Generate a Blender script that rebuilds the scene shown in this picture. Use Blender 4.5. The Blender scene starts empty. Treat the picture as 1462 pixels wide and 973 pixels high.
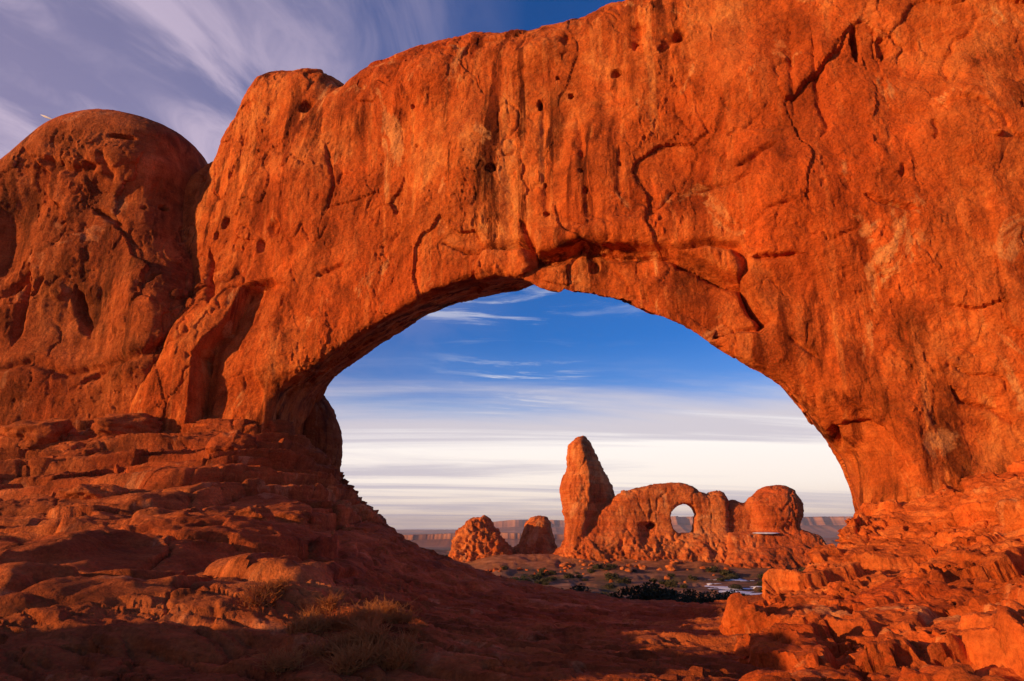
import bpy, math, random
import numpy as np
from mathutils import Vector, Euler
random.seed(7)
RNG = np.random.default_rng(11)
R = math.radians
scene = bpy.context.scene
col = scene.collection

# ------------------------------------------------------------------ camera
PITCH = R(15.4)
EYE = 1.7
FPX = 974.7            # focal length in photograph pixels (24 mm on 36 mm, 1462 px)
cam_d = bpy.data.cameras.new('camera'); cam_d.lens = 24; cam_d.sensor_width = 36
cam_d.clip_start = 0.1; cam_d.clip_end = 120000
cam = bpy.data.objects.new('camera', cam_d); col.objects.link(cam)
cam.location = (0, 0, EYE); cam.rotation_euler = (R(90) + PITCH, 0, 0)
scene.camera = cam

# ------------------------------------------------------------------ light
SUN_AZ = R(67)          # to the left of straight behind the camera
SUN_EL = R(10)
SUNV = np.array([-math.sin(SUN_AZ) * math.cos(SUN_EL), -math.cos(SUN_AZ) * math.cos(SUN_EL), math.sin(SUN_EL)])
sd = bpy.data.lights.new('sun', 'SUN'); sd.energy = 5.0; sd.angle = R(0.55); sd.color = (1.0, 0.54, 0.20)
so = bpy.data.objects.new('sun', sd); col.objects.link(so)
so.rotation_euler = Vector(-SUNV).to_track_quat('-Z', 'Y').to_euler()
so.location = (-60, -40, 40)
scene.view_settings.view_transform = 'Standard'
scene.view_settings.look = 'None'
scene.view_settings.exposure = 0.25
scene.view_settings.gamma = 1.0
scene.view_settings.use_curve_mapping = False
scene.cycles.max_bounces = 5
scene.cycles.diffuse_bounces = 3
scene.cycles.volume_bounces = 0
scene.cycles.use_denoising = True
scene.cycles.use_adaptive_sampling = True


class NT:
    """small node-tree writer"""
    def __init__(s, tree): s.t = tree; s.n = tree.nodes; s.l = tree.links
    def new(s, kind, **kw):
        n = s.n.new(kind)
        for k, v in kw.items():
            if k == 'ins':
                for a, b in v.items():
                    s.put(n.inputs[a], b)
            else: setattr(n, k, v)
        return n
    def put(s, sock, v):
        if hasattr(v, 'is_output'): s.l.new(v, sock)
        else:
            if isinstance(v, (tuple, list)) and len(v) == 3 and sock.type == 'RGBA': v = (*v, 1)
            sock.default_value = v
    def math(s, op, a, b=0.0, c=None, clamp=False):
        n = s.new('ShaderNodeMath', operation=op, use_clamp=clamp)
        s.put(n.inputs[0], a); s.put(n.inputs[1], b)
        if c is not None: s.put(n.inputs[2], c)
        return n.outputs[0]
    def mix(s, f, a, b, mode='MIX'):
        n = s.new('ShaderNodeMix', data_type='RGBA', blend_type=mode, clamp_factor=True)
        s.put(n.inputs[0], f); s.put(n.inputs[6], a); s.put(n.inputs[7], b)
        return n.outputs[2]
    def ramp(s, f, stops, interp='LINEAR'):
        n = s.new('ShaderNodeValToRGB'); cr = n.color_ramp; cr.interpolation = interp
        while len(cr.elements) < len(stops): cr.elements.new(0.5)
        for e, (p, c) in zip(cr.elements, stops):
            e.position = p
            e.color = (*c, 1) if isinstance(c, tuple) else (c, c, c, 1)
        s.put(n.inputs[0], f)
        return n.outputs[0]
    def mapr(s, v, a, b, c=0.0, d=1.0, smooth=False):
        n = s.new('ShaderNodeMapRange', clamp=True, interpolation_type='SMOOTHSTEP' if smooth else 'LINEAR')
        s.put(n.inputs[0], v); n.inputs[1].default_value = a; n.inputs[2].default_value = b
        n.inputs[3].default_value = c; n.inputs[4].default_value = d
        return n.outputs[0]
    def noise(s, vec, scale, detail=5, rough=0.55, dist=0.0, kind='FBM'):
        n = s.new('ShaderNodeTexNoise', noise_dimensions='3D')
        s.put(n.inputs['Vector'], vec); n.inputs['Scale'].default_value = scale
        n.inputs['Detail'].default_value = detail; n.inputs['Roughness'].default_value = rough
        n.inputs['Distortion'].default_value = dist
        return n.outputs[0]
    def mapping(s, vec, scale=(1, 1, 1), loc=(0, 0, 0), rot=(0, 0, 0)):
        n = s.new('ShaderNodeMapping'); s.put(n.inputs[0], vec)
        n.inputs[1].default_value = loc; n.inputs[2].default_value = rot; n.inputs[3].default_value = scale
        return n.outputs[0]


# ------------------------------------------------------------------ sky
world = bpy.data.worlds.new('World'); scene.world = world; world.use_nodes = True
w = NT(world.node_tree); w.n.clear()
tc = w.new('ShaderNodeTexCoord')
D = tc.outputs['Generated']
sep = w.new('ShaderNodeSeparateXYZ'); w.l.new(D, sep.inputs[0])
dx, dy, dz = sep.outputs
sky = w.new('ShaderNodeTexSky', sky_type='NISHITA')
sky.sun_disc = False; sky.sun_elevation = SUN_EL; sky.sun_rotation = math.atan2(SUNV[0], SUNV[1])
sky.air_density = 1.0; sky.dust_density = 0.4; sky.ozone_density = 4.0; sky.altitude = 1600
SKY_STRENGTH = 0.12
base = w.mix(1.0, sky.outputs[0], (0.25, 0.77, 1.26), 'MULTIPLY')
base = w.mix(w.mapr(dx, -0.05, -0.45, 0, 1, True), base, w.mix(1.0, sky.outputs[0], (0.80, 0.72, 1.05), 'MULTIPLY'))
# clouds on a flat layer overhead: direction projected on a plane of constant height
inv = w.math('DIVIDE', 1.0, w.math('ADD', w.math('MAXIMUM', dz, 0.0), 0.07))
cx = w.math('MULTIPLY', dx, inv); cy = w.math('MULTIPLY', dy, inv)
cmb = w.new('ShaderNodeCombineXYZ'); w.l.new(cx, cmb.inputs[0]); w.l.new(cy, cmb.inputs[1])
P = cmb.outputs[0]
def streak(ang, along, across, loc=(0, 0, 0)):
    """coordinates stretched along the direction ang (degrees)"""
    return w.mapping(w.mapping(P, (1, 1, 1), (0, 0, 0), (0, 0, R(-ang))), (along, across, 1), loc)
ahead = w.mapr(dy, -0.1, 0.6, 0, 1, True)
# low bank of broad flat cloud
nb = w.noise(streak(3, 0.22, 0.42, (3.1, 0.4, 0)), 0.8, 10, 0.62, 1.5)
bank = w.math('MULTIPLY', w.mapr(dz, 0.10, 0.225, 1, 0, True), ahead)
bank_c = w.mapr(w.math('ADD', nb, w.math('MULTIPLY', bank, 0.62)), 0.52, 0.96, 0, 1, True)
# fibrous cirrus above the bank
nw = w.noise(streak(6, 0.85, 2.3, (1.7, 2.3, 0)), 1.2, 12, 0.66, 2.2)
nw2 = w.noise(streak(0, 0.55, 0.9, (5.2, 1.0, 0)), 0.9, 4, 0.5)
wisp = w.math('MULTIPLY', w.mapr(nw, 0.49, 0.68, 0, 1, True), w.mapr(nw2, 0.46, 0.64, 0.0, 1, True))
wisp = w.math('MULTIPLY', wisp, w.mapr(dz, 0.46, 0.22, 0.15, 0.95, True))
thin = w.math('MULTIPLY', w.mapr(dz, 0.27, 0.15, 0.0, 0.40, True), w.mapr(w.noise(streak(4, 0.3, 0.8, (4, 4, 0)), 0.8, 6, 0.6, 0.5), 0.35, 0.6, 0.3, 1, True))
# the diagonal veil high on the left
ns = w.noise(streak(74, 1.4, 2.7, (0.3, 4.4, 0)), 1.0, 10, 0.58, 1.6)
ns2 = w.noise(streak(60, 0.8, 1.2, (2.3, 1.4, 0)), 1.0, 4, 0.5)
left = w.mapr(dx, 0.02, -0.48, 0, 1, True)
veil = w.mapr(w.math('ADD', ns, w.math('MULTIPLY', w.math('SUBTRACT', ns2, 0.5), 0.5)), 0.33, 0.62, 0.0, 1.0, True)
veil = w.math('ADD', w.math('MULTIPLY', veil, 0.68), w.mapr(dz, 0.85, 0.45, 0.10, 0.36, True))
veil = w.math('MULTIPLY', w.math('MULTIPLY', veil, w.math('POWER', left, 0.6)), w.math('MULTIPLY', w.mapr(dy, 0.2, 0.6, 0, 1, True), w.mapr(dz, 0.24, 0.42, 0.15, 1, True)))
# cloud colours
nsh = w.noise(streak(3, 0.13, 0.6, (8, 3, 0)), 1.0, 7, 0.58, 0.9)
shade = w.mapr(nsh, 0.42, 0.60, 0, 1, True)
lowc = w.ramp(w.mapr(dz, 0.0, 0.25), [(0.0, (0.88, 0.70, 0.56)), (0.25, (0.98, 0.87, 0.77)), (0.7, (0.94, 0.91, 0.90)), (1.0, (0.55, 0.62, 0.76))])
lowc = w.mix(w.math('MULTIPLY', shade, 0.72), lowc, (0.46, 0.42, 0.50))
hic = (0.47, 0.39, 0.52)
skyc = w.mix(1.0, base, (SKY_STRENGTH,) * 3, 'MULTIPLY')
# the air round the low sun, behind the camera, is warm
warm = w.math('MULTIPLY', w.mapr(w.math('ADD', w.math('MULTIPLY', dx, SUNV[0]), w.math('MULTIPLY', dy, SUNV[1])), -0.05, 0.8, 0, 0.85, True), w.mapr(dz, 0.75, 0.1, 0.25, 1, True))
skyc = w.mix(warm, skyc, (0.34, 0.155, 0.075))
c1 = w.mix(thin, skyc, (0.42, 0.52, 0.68))
c1 = w.mix(wisp, c1, (0.66, 0.66, 0.72))
c2 = w.mix(w.math('MULTIPLY', bank_c, 0.97), c1, lowc)
c3 = w.mix(veil, c2, hic)
# cream glow of the air right above the horizon ahead
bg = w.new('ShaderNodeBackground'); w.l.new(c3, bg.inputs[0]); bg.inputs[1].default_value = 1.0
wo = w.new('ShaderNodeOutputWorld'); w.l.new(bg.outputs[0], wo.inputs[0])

# ------------------------------------------------------------------ pixels -> rays (design helper; results are plain world coordinates)
CP, SP = math.cos(PITCH), math.sin(PITCH)
def ray(u, v):
    a = (np.asarray(u, float) - 731) / FPX; b = (486.5 - np.asarray(v, float)) / FPX
    return np.stack([a, CP - b * SP + 0 * a, SP + b * CP + 0 * a], -1)
def at(u, v, y):
    r = ray(u, v); k = np.asarray(y, float) / r[..., 1]
    return r * k[..., None] + np.array([0, 0, EYE])
# the wall of the great arch runs obliquely: near on the right
WA, WM = 38.2, 0.42
WN = math.hypot(1, WM)
ES = np.array([1, -WM]) / WN; ET = np.array([WM, 1]) / WN
def to_wall(p):
    q = p[..., :2] - np.array([0, WA])
    return q @ ES, q @ ET, p[..., 2]
def from_wall(s, t, z):
    xy = np.asarray(s)[..., None] * ES + np.asarray(t)[..., None] * ET + np.array([0, WA])
    return np.concatenate([xy, np.asarray(z)[..., None] + 0 * xy[..., :1]], -1)
def on_wall(pts, t=0.0):
    """photo points -> (s, z) on the plane t"""
    pts = np.asarray(pts, float); r = ray(pts[:, 0], pts[:, 1])
    k = (t + WA * ET[1]) / (r[:, 0] * ET[0] + r[:, 1] * ET[1])
    p = r * k[:, None] + np.array([0, 0, EYE])
    s, _, z = to_wall(p)
    return np.stack([s, z], -1)

# ------------------------------------------------------------------ numpy noise
_perm = np.random.default_rng(3).permutation(256).astype(np.int32); _perm = np.concatenate([_perm, _perm, _perm])
_g = np.random.default_rng(4).normal(size=(256, 3)).astype(np.float32); _g /= np.linalg.norm(_g, axis=1)[:, None]
def perlin(p):
    p = np.asarray(p, np.float32)
    fl = np.floor(p); f = p - fl; i = fl.astype(np.int32) & 255
    u = f * f * f * (f * (f * 6 - 15) + 10)
    x0, y0, z0 = i[:, 0], i[:, 1], i[:, 2]
    def corner(a, b, c):
        h = _perm[_perm[_perm[(x0 + a) & 255] + ((y0 + b) & 255)] + ((z0 + c) & 255)] & 255
        g = _g[h]
        return g[:, 0] * (f[:, 0] - a) + g[:, 1] * (f[:, 1] - b) + g[:, 2] * (f[:, 2] - c)
    ux, uy, uz = u[:, 0], u[:, 1], u[:, 2]
    a = corner(0, 0, 0); a = a + ux * (corner(1, 0, 0) - a)
    b = corner(0, 1, 0); b = b + ux * (corner(1, 1, 0) - b)
    c = corner(0, 0, 1); c = c + ux * (corner(1, 0, 1) - c)
    d = corner(0, 1, 1); d = d + ux * (corner(1, 1, 1) - d)
    a = a + uy * (b - a); c = c + uy * (d - c)
    return (a + uz * (c - a)) * 1.5
def fbm(p, scale, octv=4, gain=0.5, off=0.0, ridged=False):
    """scale: frequency, number or per-axis triple; result about -1..1"""
    q = np.asarray(p, np.float32) * np.asarray(scale, np.float32) + np.float32(off)
    r = 0; a = 1.0; tot = 0
    for k in range(octv):
        n = perlin(q)
        if ridged: n = 1 - 2 * np.abs(n)
        r = r + a * n; tot += a; a *= gain; q = q * np.float32(2.03) + np.float32(17.1)
    return r / tot
def worley(p, scale, off=0.0, jit=0.9):
    q = np.asarray(p, np.float32) * np.asarray(scale, np.float32) + np.float32(off)
    fl = np.floor(q); f = q - fl; i = fl.astype(np.int32)
    f1 = np.full(len(q), 9, np.float32); f2 = f1.copy(); idc = np.zeros(len(q), np.int32)
    for a in (-1, 0, 1):
        for b in (-1, 0, 1):
            for c in (-1, 0, 1):
                h = _perm[_perm[_perm[(i[:, 0] + a) & 255] + ((i[:, 1] + b) & 255)] + ((i[:, 2] + c) & 255)] & 255
                o = np.array([a, b, c], np.float32) + 0.5 + _g[h] * np.float32(0.5 * jit)
                d = np.sqrt(((o - f) ** 2).sum(1))
                n1 = d < f1
                f2 = np.where(n1, f1, np.minimum(f2, d)); idc = np.where(n1, h, idc); f1 = np.where(n1, d, f1)
    return f1, f2, _g[(idc * 7 + 13) & 255, 0]
def facets(p, scale, off=0.0, warp=0.3, jit=0.9):
    """angular blocks: every cell gets its own offset and its own tilted plane; returns plane height, crack closeness"""
    sc = np.asarray(scale, np.float32) * np.ones(3, np.float32)
    wq = np.stack([fbm(p, float(sc[0]) * 0.8, 3, off=off + 1), fbm(p, float(sc[0]) * 0.8, 3, off=off + 2), fbm(p, float(sc[0]) * 0.8, 3, off=off + 3)], 1)
    q = (np.asarray(p, np.float32) + warp / sc[0] * wq) * sc + np.float32(off)
    fl = np.floor(q); f = q - fl; i = fl.astype(np.int32)
    f1 = np.full(len(q), 9, np.float32); f2 = f1.copy(); pl = np.zeros(len(q), np.float32)
    for a in (-1, 0, 1):
        for b in (-1, 0, 1):
            for c in (-1, 0, 1):
                h = _perm[_perm[_perm[(i[:, 0] + a) & 255] + ((i[:, 1] + b) & 255)] + ((i[:, 2] + c) & 255)] & 255
                dl = f - (np.array([a, b, c], np.float32) + 0.5 + _g[h] * np.float32(0.5 * jit))
                d = np.abs(dl).sum(1) * 0.45 + np.sqrt((dl ** 2).sum(1)) * 0.55
                val = _g[(h * 7 + 13) & 255, 0] + 0.9 * (dl * _g[(h * 5 + 31) & 255]).sum(1)
                n1 = d < f1
                f2 = np.where(n1, f1, np.minimum(f2, d)); pl = np.where(n1, val, pl); f1 = np.where(n1, d, f1)
    return pl, f2 - f1
def sst(x, a, b):
    k = np.clip((x - a) / (b - a), 0, 1); return k * k * (3 - 2 * k)
def smax(a, b, k):
    h = np.clip(0.5 + 0.5 * (a - b) / k, 0, 1); return b + (a - b) * h + k * h * (1 - h)
def smin(a, b, k): return -smax(-a, -b, k)

def seg_dist(px, pz, poly, closed=False):
    """distance from points to a polyline in 2-D, and the arc parameter of the nearest point (0..1)"""
    poly = np.asarray(poly, float); n = len(poly)
    best = np.full(px.shape, 1e9); par = np.zeros(px.shape)
    m = n if closed else n - 1
    for i in range(m):
        a = poly[i]; b = poly[(i + 1) % n]; e = b - a; L = (e ** 2).sum() + 1e-12
        k = np.clip(((px - a[0]) * e[0] + (pz - a[1]) * e[1]) / L, 0, 1)
        d = np.hypot(px - a[0] - k * e[0], pz - a[1] - k * e[1])
        nb_ = d < best; par = np.where(nb_, (i + k) / m, par); best = np.where(nb_, d, best)
    return best, par
def inside(px, pz, poly):
    poly = np.asarray(poly, float); r = np.zeros(px.shape, bool)
    for (x1, y1), (x2, y2) in zip(poly, np.roll(poly, -1, 0)):
        if y1 == y2: continue
        c = (y1 > pz) != (y2 > pz)
        r ^= c & (px < (x2 - x1) * (pz - y1) / (y2 - y1) + x1)
    return r
def sdf2(px, pz, poly):
    d, _ = seg_dist(px, pz, poly, True)
    return np.where(inside(px, pz, poly), -d, d)
class Field:
    """a 2-D function sampled on a fine grid, read back bilinearly"""
    def __init__(s, x0, x1, y0, y1, h, fn):
        s.x0, s.y0, s.h = x0, y0, h
        X, Y = np.meshgrid(np.arange(x0, x1 + h, h), np.arange(y0, y1 + h, h), indexing='ij')
        s.v = fn(X, Y); s.nx, s.ny = s.v.shape
    def __call__(s, x, y):
        a = np.clip((x - s.x0) / s.h, 0, s.nx - 1.001); b = np.clip((y - s.y0) / s.h, 0, s.ny - 1.001)
        i = a.astype(int); j = b.astype(int); a = a - i; b = b - j
        v = s.v
        return (v[i, j] * (1 - a) + v[i + 1, j] * a) * (1 - b) + (v[i, j + 1] * (1 - a) + v[i + 1, j + 1] * a) * b

# ------------------------------------------------------------------ meshing
def surface_nets(fn, lo, hi, h):
    ax = [np.arange(lo[k], hi[k] + h, h) for k in range(3)]
    X, Y, Z = np.meshgrid(*ax, indexing='ij')
    f = fn(X, Y, Z).astype(np.float32)
    # close the solid at the border of the grid
    f[0], f[-1], f[:, 0], f[:, -1], f[:, :, 0], f[:, :, -1] = [1.0] * 6
    sgn = f < 0
    n = f.shape
    c = np.zeros((n[0] - 1, n[1] - 1, n[2] - 1), np.int8)
    for a in (0, 1):
        for b in (0, 1):
            for d in (0, 1):
                c += sgn[a:n[0] - 1 + a, b:n[1] - 1 + b, d:n[2] - 1 + d]
    I = np.argwhere((c > 0) & (c < 8))
    idx = np.full(c.shape, -1, np.int64); idx[I[:, 0], I[:, 1], I[:, 2]] = np.arange(len(I))
    acc = np.zeros((len(I), 3)); cnt = np.zeros(len(I))
    corners = [(a, b, d) for a in (0, 1) for b in (0, 1) for d in (0, 1)]
    for p in range(8):
        for q in range(p + 1, 8):
            A, B = np.array(corners[p]), np.array(corners[q])
            if np.abs(A - B).sum() != 1: continue
            fa = f[I[:, 0] + A[0], I[:, 1] + A[1], I[:, 2] + A[2]]; fb = f[I[:, 0] + B[0], I[:, 1] + B[1], I[:, 2] + B[2]]
            m = (fa < 0) != (fb < 0)
            k = np.where(m, fa / np.where(m, fa - fb, 1), 0)
            acc += np.where(m[:, None], A + (B - A) * k[:, None], 0); cnt += m
    V = (I + acc / cnt[:, None]) * h + np.array(lo)
    F = []
    for axis in range(3):
        o1, o2 = [(1, 2), (2, 0), (0, 1)][axis]
        sl0 = [slice(1, -1)] * 3; sl1 = [slice(1, -1)] * 3
        sl0[axis] = slice(0, -1); sl1[axis] = slice(1, None)
        s0, s1 = sgn[tuple(sl0)], sgn[tuple(sl1)]
        E = np.argwhere(s0 != s1)
        flip = s0[E[:, 0], E[:, 1], E[:, 2]]
        base_ = E.copy(); base_[:, o1] += 1; base_[:, o2] += 1   # grid index of edge start
        quad = []
        for (d1, d2) in ((-1, -1), (0, -1), (0, 0), (-1, 0)):
            q = base_.copy(); q[:, o1] += d1; q[:, o2] += d2
            quad.append(idx[q[:, 0], q[:, 1], q[:, 2]])
        quad = np.stack(quad, 1)
        quad[~flip] = quad[~flip][:, ::-1]
        F.append(quad)
    F = np.concatenate(F)
    F = F[(F >= 0).all(1)]
    return V, F
def subdivide(V, F):
    n = len(V)
    e = np.concatenate([F[:, [0, 1]], F[:, [1, 2]], F[:, [2, 3]], F[:, [3, 0]]])
    e.sort(1)
    key = e[:, 0] * np.int64(n) + e[:, 1]
    uq, inv_ = np.unique(key, return_inverse=True)
    a, b = uq // n, uq % n
    mid = (V[a] + V[b]) / 2; cen = V[F].mean(1)
    m = len(F); i0 = n + inv_[:m]; i1 = n + inv_[m:2 * m]; i2 = n + inv_[2 * m:3 * m]; i3 = n + inv_[3 * m:]
    c = n + len(uq) + np.arange(m)
    F2 = np.concatenate([np.stack([F[:, 0], i0, c, i3], 1), np.stack([i0, F[:, 1], i1, c], 1),
                         np.stack([c, i1, F[:, 2], i2], 1), np.stack([i3, c, i2, F[:, 3]], 1)])
    return np.concatenate([V, mid, cen]), F2
def normals(V, F):
    fn = np.cross(V[F[:, 2]] - V[F[:, 0]], V[F[:, 3]] - V[F[:, 1]])
    N = np.zeros_like(V)
    for k in range(4):
        for a in range(3): N[:, a] += np.bincount(F[:, k], fn[:, a], len(V))
    return N / (np.linalg.norm(N, axis=1)[:, None] + 1e-12)
def relax(V, F, it=1, lam=0.5):
    n = len(V)
    e = np.concatenate([F[:, [0, 1]], F[:, [1, 2]], F[:, [2, 3]], F[:, [3, 0]]])
    for _ in range(it):
        S = np.zeros_like(V); c = np.bincount(e.ravel(), minlength=n) + 1e-9
        for a in range(3):
            S[:, a] = np.bincount(e[:, 0], V[e[:, 1], a], n) + np.bincount(e[:, 1], V[e[:, 0], a], n)
        V = V + lam * (S / c[:, None] - V)
    return V
def project(V, fn, it=2, eps=0.05, lim=0.6):
    for _ in range(it):
        x, y, z = V.T
        f = fn(x, y, z)
        g = np.stack([fn(x + eps, y, z) - f, fn(x, y + eps, z) - f, fn(x, y, z + eps) - f], 1) / eps
        st = np.clip(f / ((g ** 2).sum(1) + 0.15), -lim, lim)
        V = V - g * st[:, None]
    return V

def children(o): return [c for c in bpy.data.objects if c.parent == o]
def tag(o, label=None, cat=None, group=None, kind=None):
    if label: o['label'] = label
    if cat: o['category'] = cat
    if group: o['group'] = group
    if kind: o['kind'] = kind
    return o
def empty(name, loc=(0, 0, 0)):
    o = bpy.data.objects.new(name, None); o.empty_display_size = 0.5
    col.objects.link(o); o.location = loc
    return o
def mesh_obj(name, V, F, mat, parent=None, smooth=True, crisp=None):
    """link a mesh as one object; V is in world space, the parent keeps its place"""
    V = np.asarray(V, np.float32).copy(); F = np.asarray(F)
    org = np.zeros(3, np.float32)
    if parent is not None: org = np.array(parent.location, np.float32)
    V -= org
    me = bpy.data.meshes.new(name)
    k = F.shape[1]
    me.vertices.add(len(V)); me.vertices.foreach_set('co', V.ravel())
    me.loops.add(F.size); me.loops.foreach_set('vertex_index', F.ravel().astype(np.int32))
    me.polygons.add(len(F))
    me.polygons.foreach_set('loop_start', np.arange(0, F.size, k, dtype=np.int32))
    me.polygons.foreach_set('use_smooth', np.full(len(F), smooth))
    me.update(calc_edges=True)
    if crisp: me.set_sharp_from_angle(angle=R(crisp))
    me.materials.append(mat)
    o = bpy.data.objects.new(name, me); col.objects.link(o)
    if parent is not None: o.parent = parent
    return o
def sub_mesh(V, F, mask):
    f = F[mask]; uq, inv_ = np.unique(f, return_inverse=True)
    return V[uq], inv_.reshape(f.shape)
def copy_tree(o, parent=None):
    c = o.copy(); col.objects.link(c)
    if parent is not None: c.parent = parent
    for ch in children(o): copy_tree(ch, c)
    return c

# ------------------------------------------------------------------ materials
def rock_mat(name, dark, mid, light, size=1.0, varnish=0.6, bed=0.5, bump=0.25, fine=1.0, dust=0.0):
    m = bpy.data.materials.new(name); m.use_nodes = True
    t = NT(m.node_tree); t.n.clear()
    g = t.new('ShaderNodeNewGeometry'); pos = g.outputs['Position']
    p = t.mapping(pos, (1 / size,) * 3)
    big = t.noise(p, 0.16, 6, 0.6, 0.6)
    med = t.noise(p, 0.9, 8, 0.62, 0.4)
    c = t.ramp(t.math('ADD', t.math('MULTIPLY', big, 0.65), t.math('MULTIPLY', med, 0.35)),
               [(0.34, dark), (0.5, mid), (0.68, light)])
    # thin beds, slightly tilted and warped
    pb = t.mapping(p, (0.10, 0.10, 1.0), (0, 0, 0), (R(4), R(-7), 0))
    bd = t.noise(pb, 3.2, 5, 0.6, 0.25)
    c = t.mix(t.math('MULTIPLY', t.mapr(bd, 0.52, 0.68), bed), c, light)
    c = t.mix(t.math('MULTIPLY', t.mapr(bd, 0.48, 0.34), bed), c, dark)
    # desert varnish: dark runs down the face
    pv = t.mapping(p, (1.0, 1.0, 0.09), (2, 7, 0))
    vn = t.noise(pv, 0.85, 9, 0.66, 0.25)
    vb = t.noise(p, 0.11, 3, 0.5)
    vf = t.math('MULTIPLY', t.math('MULTIPLY', t.mapr(vn, 0.49, 0.60, 0, 1, True), t.mapr(vb, 0.40, 0.56, 0.12, 1, True)), varnish)
    c = t.mix(vf, c, tuple(0.33 * x for x in dark))
    # pale washed runs
    pw = t.mapping(p, (1.3, 1.3, 0.08), (11, 3, 5))
    wn = t.noise(pw, 1.0, 6, 0.6, 0.1)
    c = t.mix(t.math('MULTIPLY', t.mapr(wn, 0.55, 0.66, 0, 1, True), 0.6 * varnish), c, light)
    zone = t.noise(t.mapping(p, (1, 1, 0.8), (1, 2, 3)), 0.045, 4, 0.55)
    c = t.mix(t.math('MULTIPLY', t.mapr(zone, 0.50, 0.62, 0, 1, True), 0.55), c, tuple(a_ * b_ for a_, b_ in zip(mid, (0.86, 0.62, 0.55))))
    scar = t.noise(t.mapping(p, (1, 1, 0.55), (7, 3, 2)), 0.30, 6, 0.62, 1.2)
    c = t.mix(t.math('MULTIPLY', t.mapr(scar, 0.60, 0.66, 0, 1, True), 0.5), c, (min(0.74, light[0] * 1.08), light[1] * 1.45, light[2] * 2.0))
    grain = t.noise(p, 9.0, 6, 0.7)
    c = t.mix(0.6 * fine, c, t.ramp(grain, [(0.30, 0.24), (0.5, 0.56), (0.72, 0.85)]), 'OVERLAY')
    patch = t.noise(t.mapping(p, (1, 1, 0.6), (4, 9, 1)), 0.42, 7, 0.65, 0.8)
    c = t.mix(0.75, c, t.ramp(patch, [(0.36, 0.22), (0.46, 0.48), (0.54, 0.58), (0.64, 0.80)]), 'OVERLAY')
    if dust > 0:
        up = t.new('ShaderNodeSeparateXYZ'); t.l.new(g.outputs['Normal'], up.inputs[0])
        c = t.mix(t.math('MULTIPLY', t.mapr(up.outputs[2], 0.75, 0.97), dust), c, light)
    b = t.new('ShaderNodeBsdfPrincipled')
    t.l.new(c, b.inputs['Base Color']); b.inputs['Roughness'].default_value = 0.92
    b.inputs['Specular IOR Level'].default_value = 0.12
    h1 = t.noise(p, 2.2, 10, 0.66, 0.3)
    h2 = t.noise(t.mapping(p, (0.35, 0.35, 2.2), (0, 0, 0), (R(5), R(-8), 0)), 2.0, 8, 0.6, 0.4)
    rg_ = t.new('ShaderNodeTexNoise', noise_dimensions='3D', noise_type='RIDGED_MULTIFRACTAL'); t.put(rg_.inputs['Vector'], t.mapping(p, (1, 1, 0.7)))
    rg_.inputs['Scale'].default_value = 1.6; rg_.inputs['Detail'].default_value = 9; rg_.inputs['Roughness'].default_value = 0.6; rg_.inputs['Distortion'].default_value = 0.5
    h = t.math('ADD', t.math('MULTIPLY', h1, 1.6), t.math('MULTIPLY', h2, 0.6 * bed + 0.15))
    h = t.math('ADD', h, t.math('MULTIPLY', rg_.outputs[0], 0.22))
    bm = t.new('ShaderNodeBump'); bm.inputs['Strength'].default_value = 1.0; bm.inputs['Distance'].default_value = 1.25 * bump * size
    t.l.new(h, bm.inputs['Height']); t.l.new(bm.outputs[0], b.inputs['Normal'])
    o = t.new('ShaderNodeOutputMaterial'); t.l.new(b.outputs[0], o.inputs[0])
    return m
def plain_mat(name, c, rough=0.9, var=0.3, scale=4.0, trans=0.0):
    m = bpy.data.materials.new(name); m.use_nodes = True
    t = NT(m.node_tree); t.n.clear()
    g = t.new('ShaderNodeNewGeometry')
    n = t.noise(g.outputs['Position'], scale, 5, 0.6)
    cc = t.mix(n, tuple(x * (1 - var) for x in c), tuple(min(1, x * (1 + var)) for x in c))
    b = t.new('ShaderNodeBsdfPrincipled'); t.l.new(cc, b.inputs['Base Color'])
    b.inputs['Roughness'].default_value = rough; b.inputs['Specular IOR Level'].default_value = 0.15
    o = t.new('ShaderNodeOutputMaterial'); t.l.new(b.outputs[0], o.inputs[0])
    return m

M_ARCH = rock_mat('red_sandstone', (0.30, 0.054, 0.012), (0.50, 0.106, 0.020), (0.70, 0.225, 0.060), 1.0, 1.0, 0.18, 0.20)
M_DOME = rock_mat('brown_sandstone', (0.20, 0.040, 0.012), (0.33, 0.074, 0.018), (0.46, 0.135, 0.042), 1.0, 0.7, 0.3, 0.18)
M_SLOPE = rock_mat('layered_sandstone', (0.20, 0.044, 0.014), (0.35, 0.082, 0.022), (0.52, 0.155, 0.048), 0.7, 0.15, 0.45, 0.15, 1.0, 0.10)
M_CROP = rock_mat('broken_sandstone', (0.32, 0.056, 0.012), (0.50, 0.104, 0.020), (0.68, 0.205, 0.055), 0.7, 0.15, 0.35, 0.12)
M_FAR = rock_mat('far_sandstone', (0.34, 0.068, 0.018), (0.52, 0.125, 0.034), (0.66, 0.23, 0.075), 2.5, 0.5, 0.5, 0.2)

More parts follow.
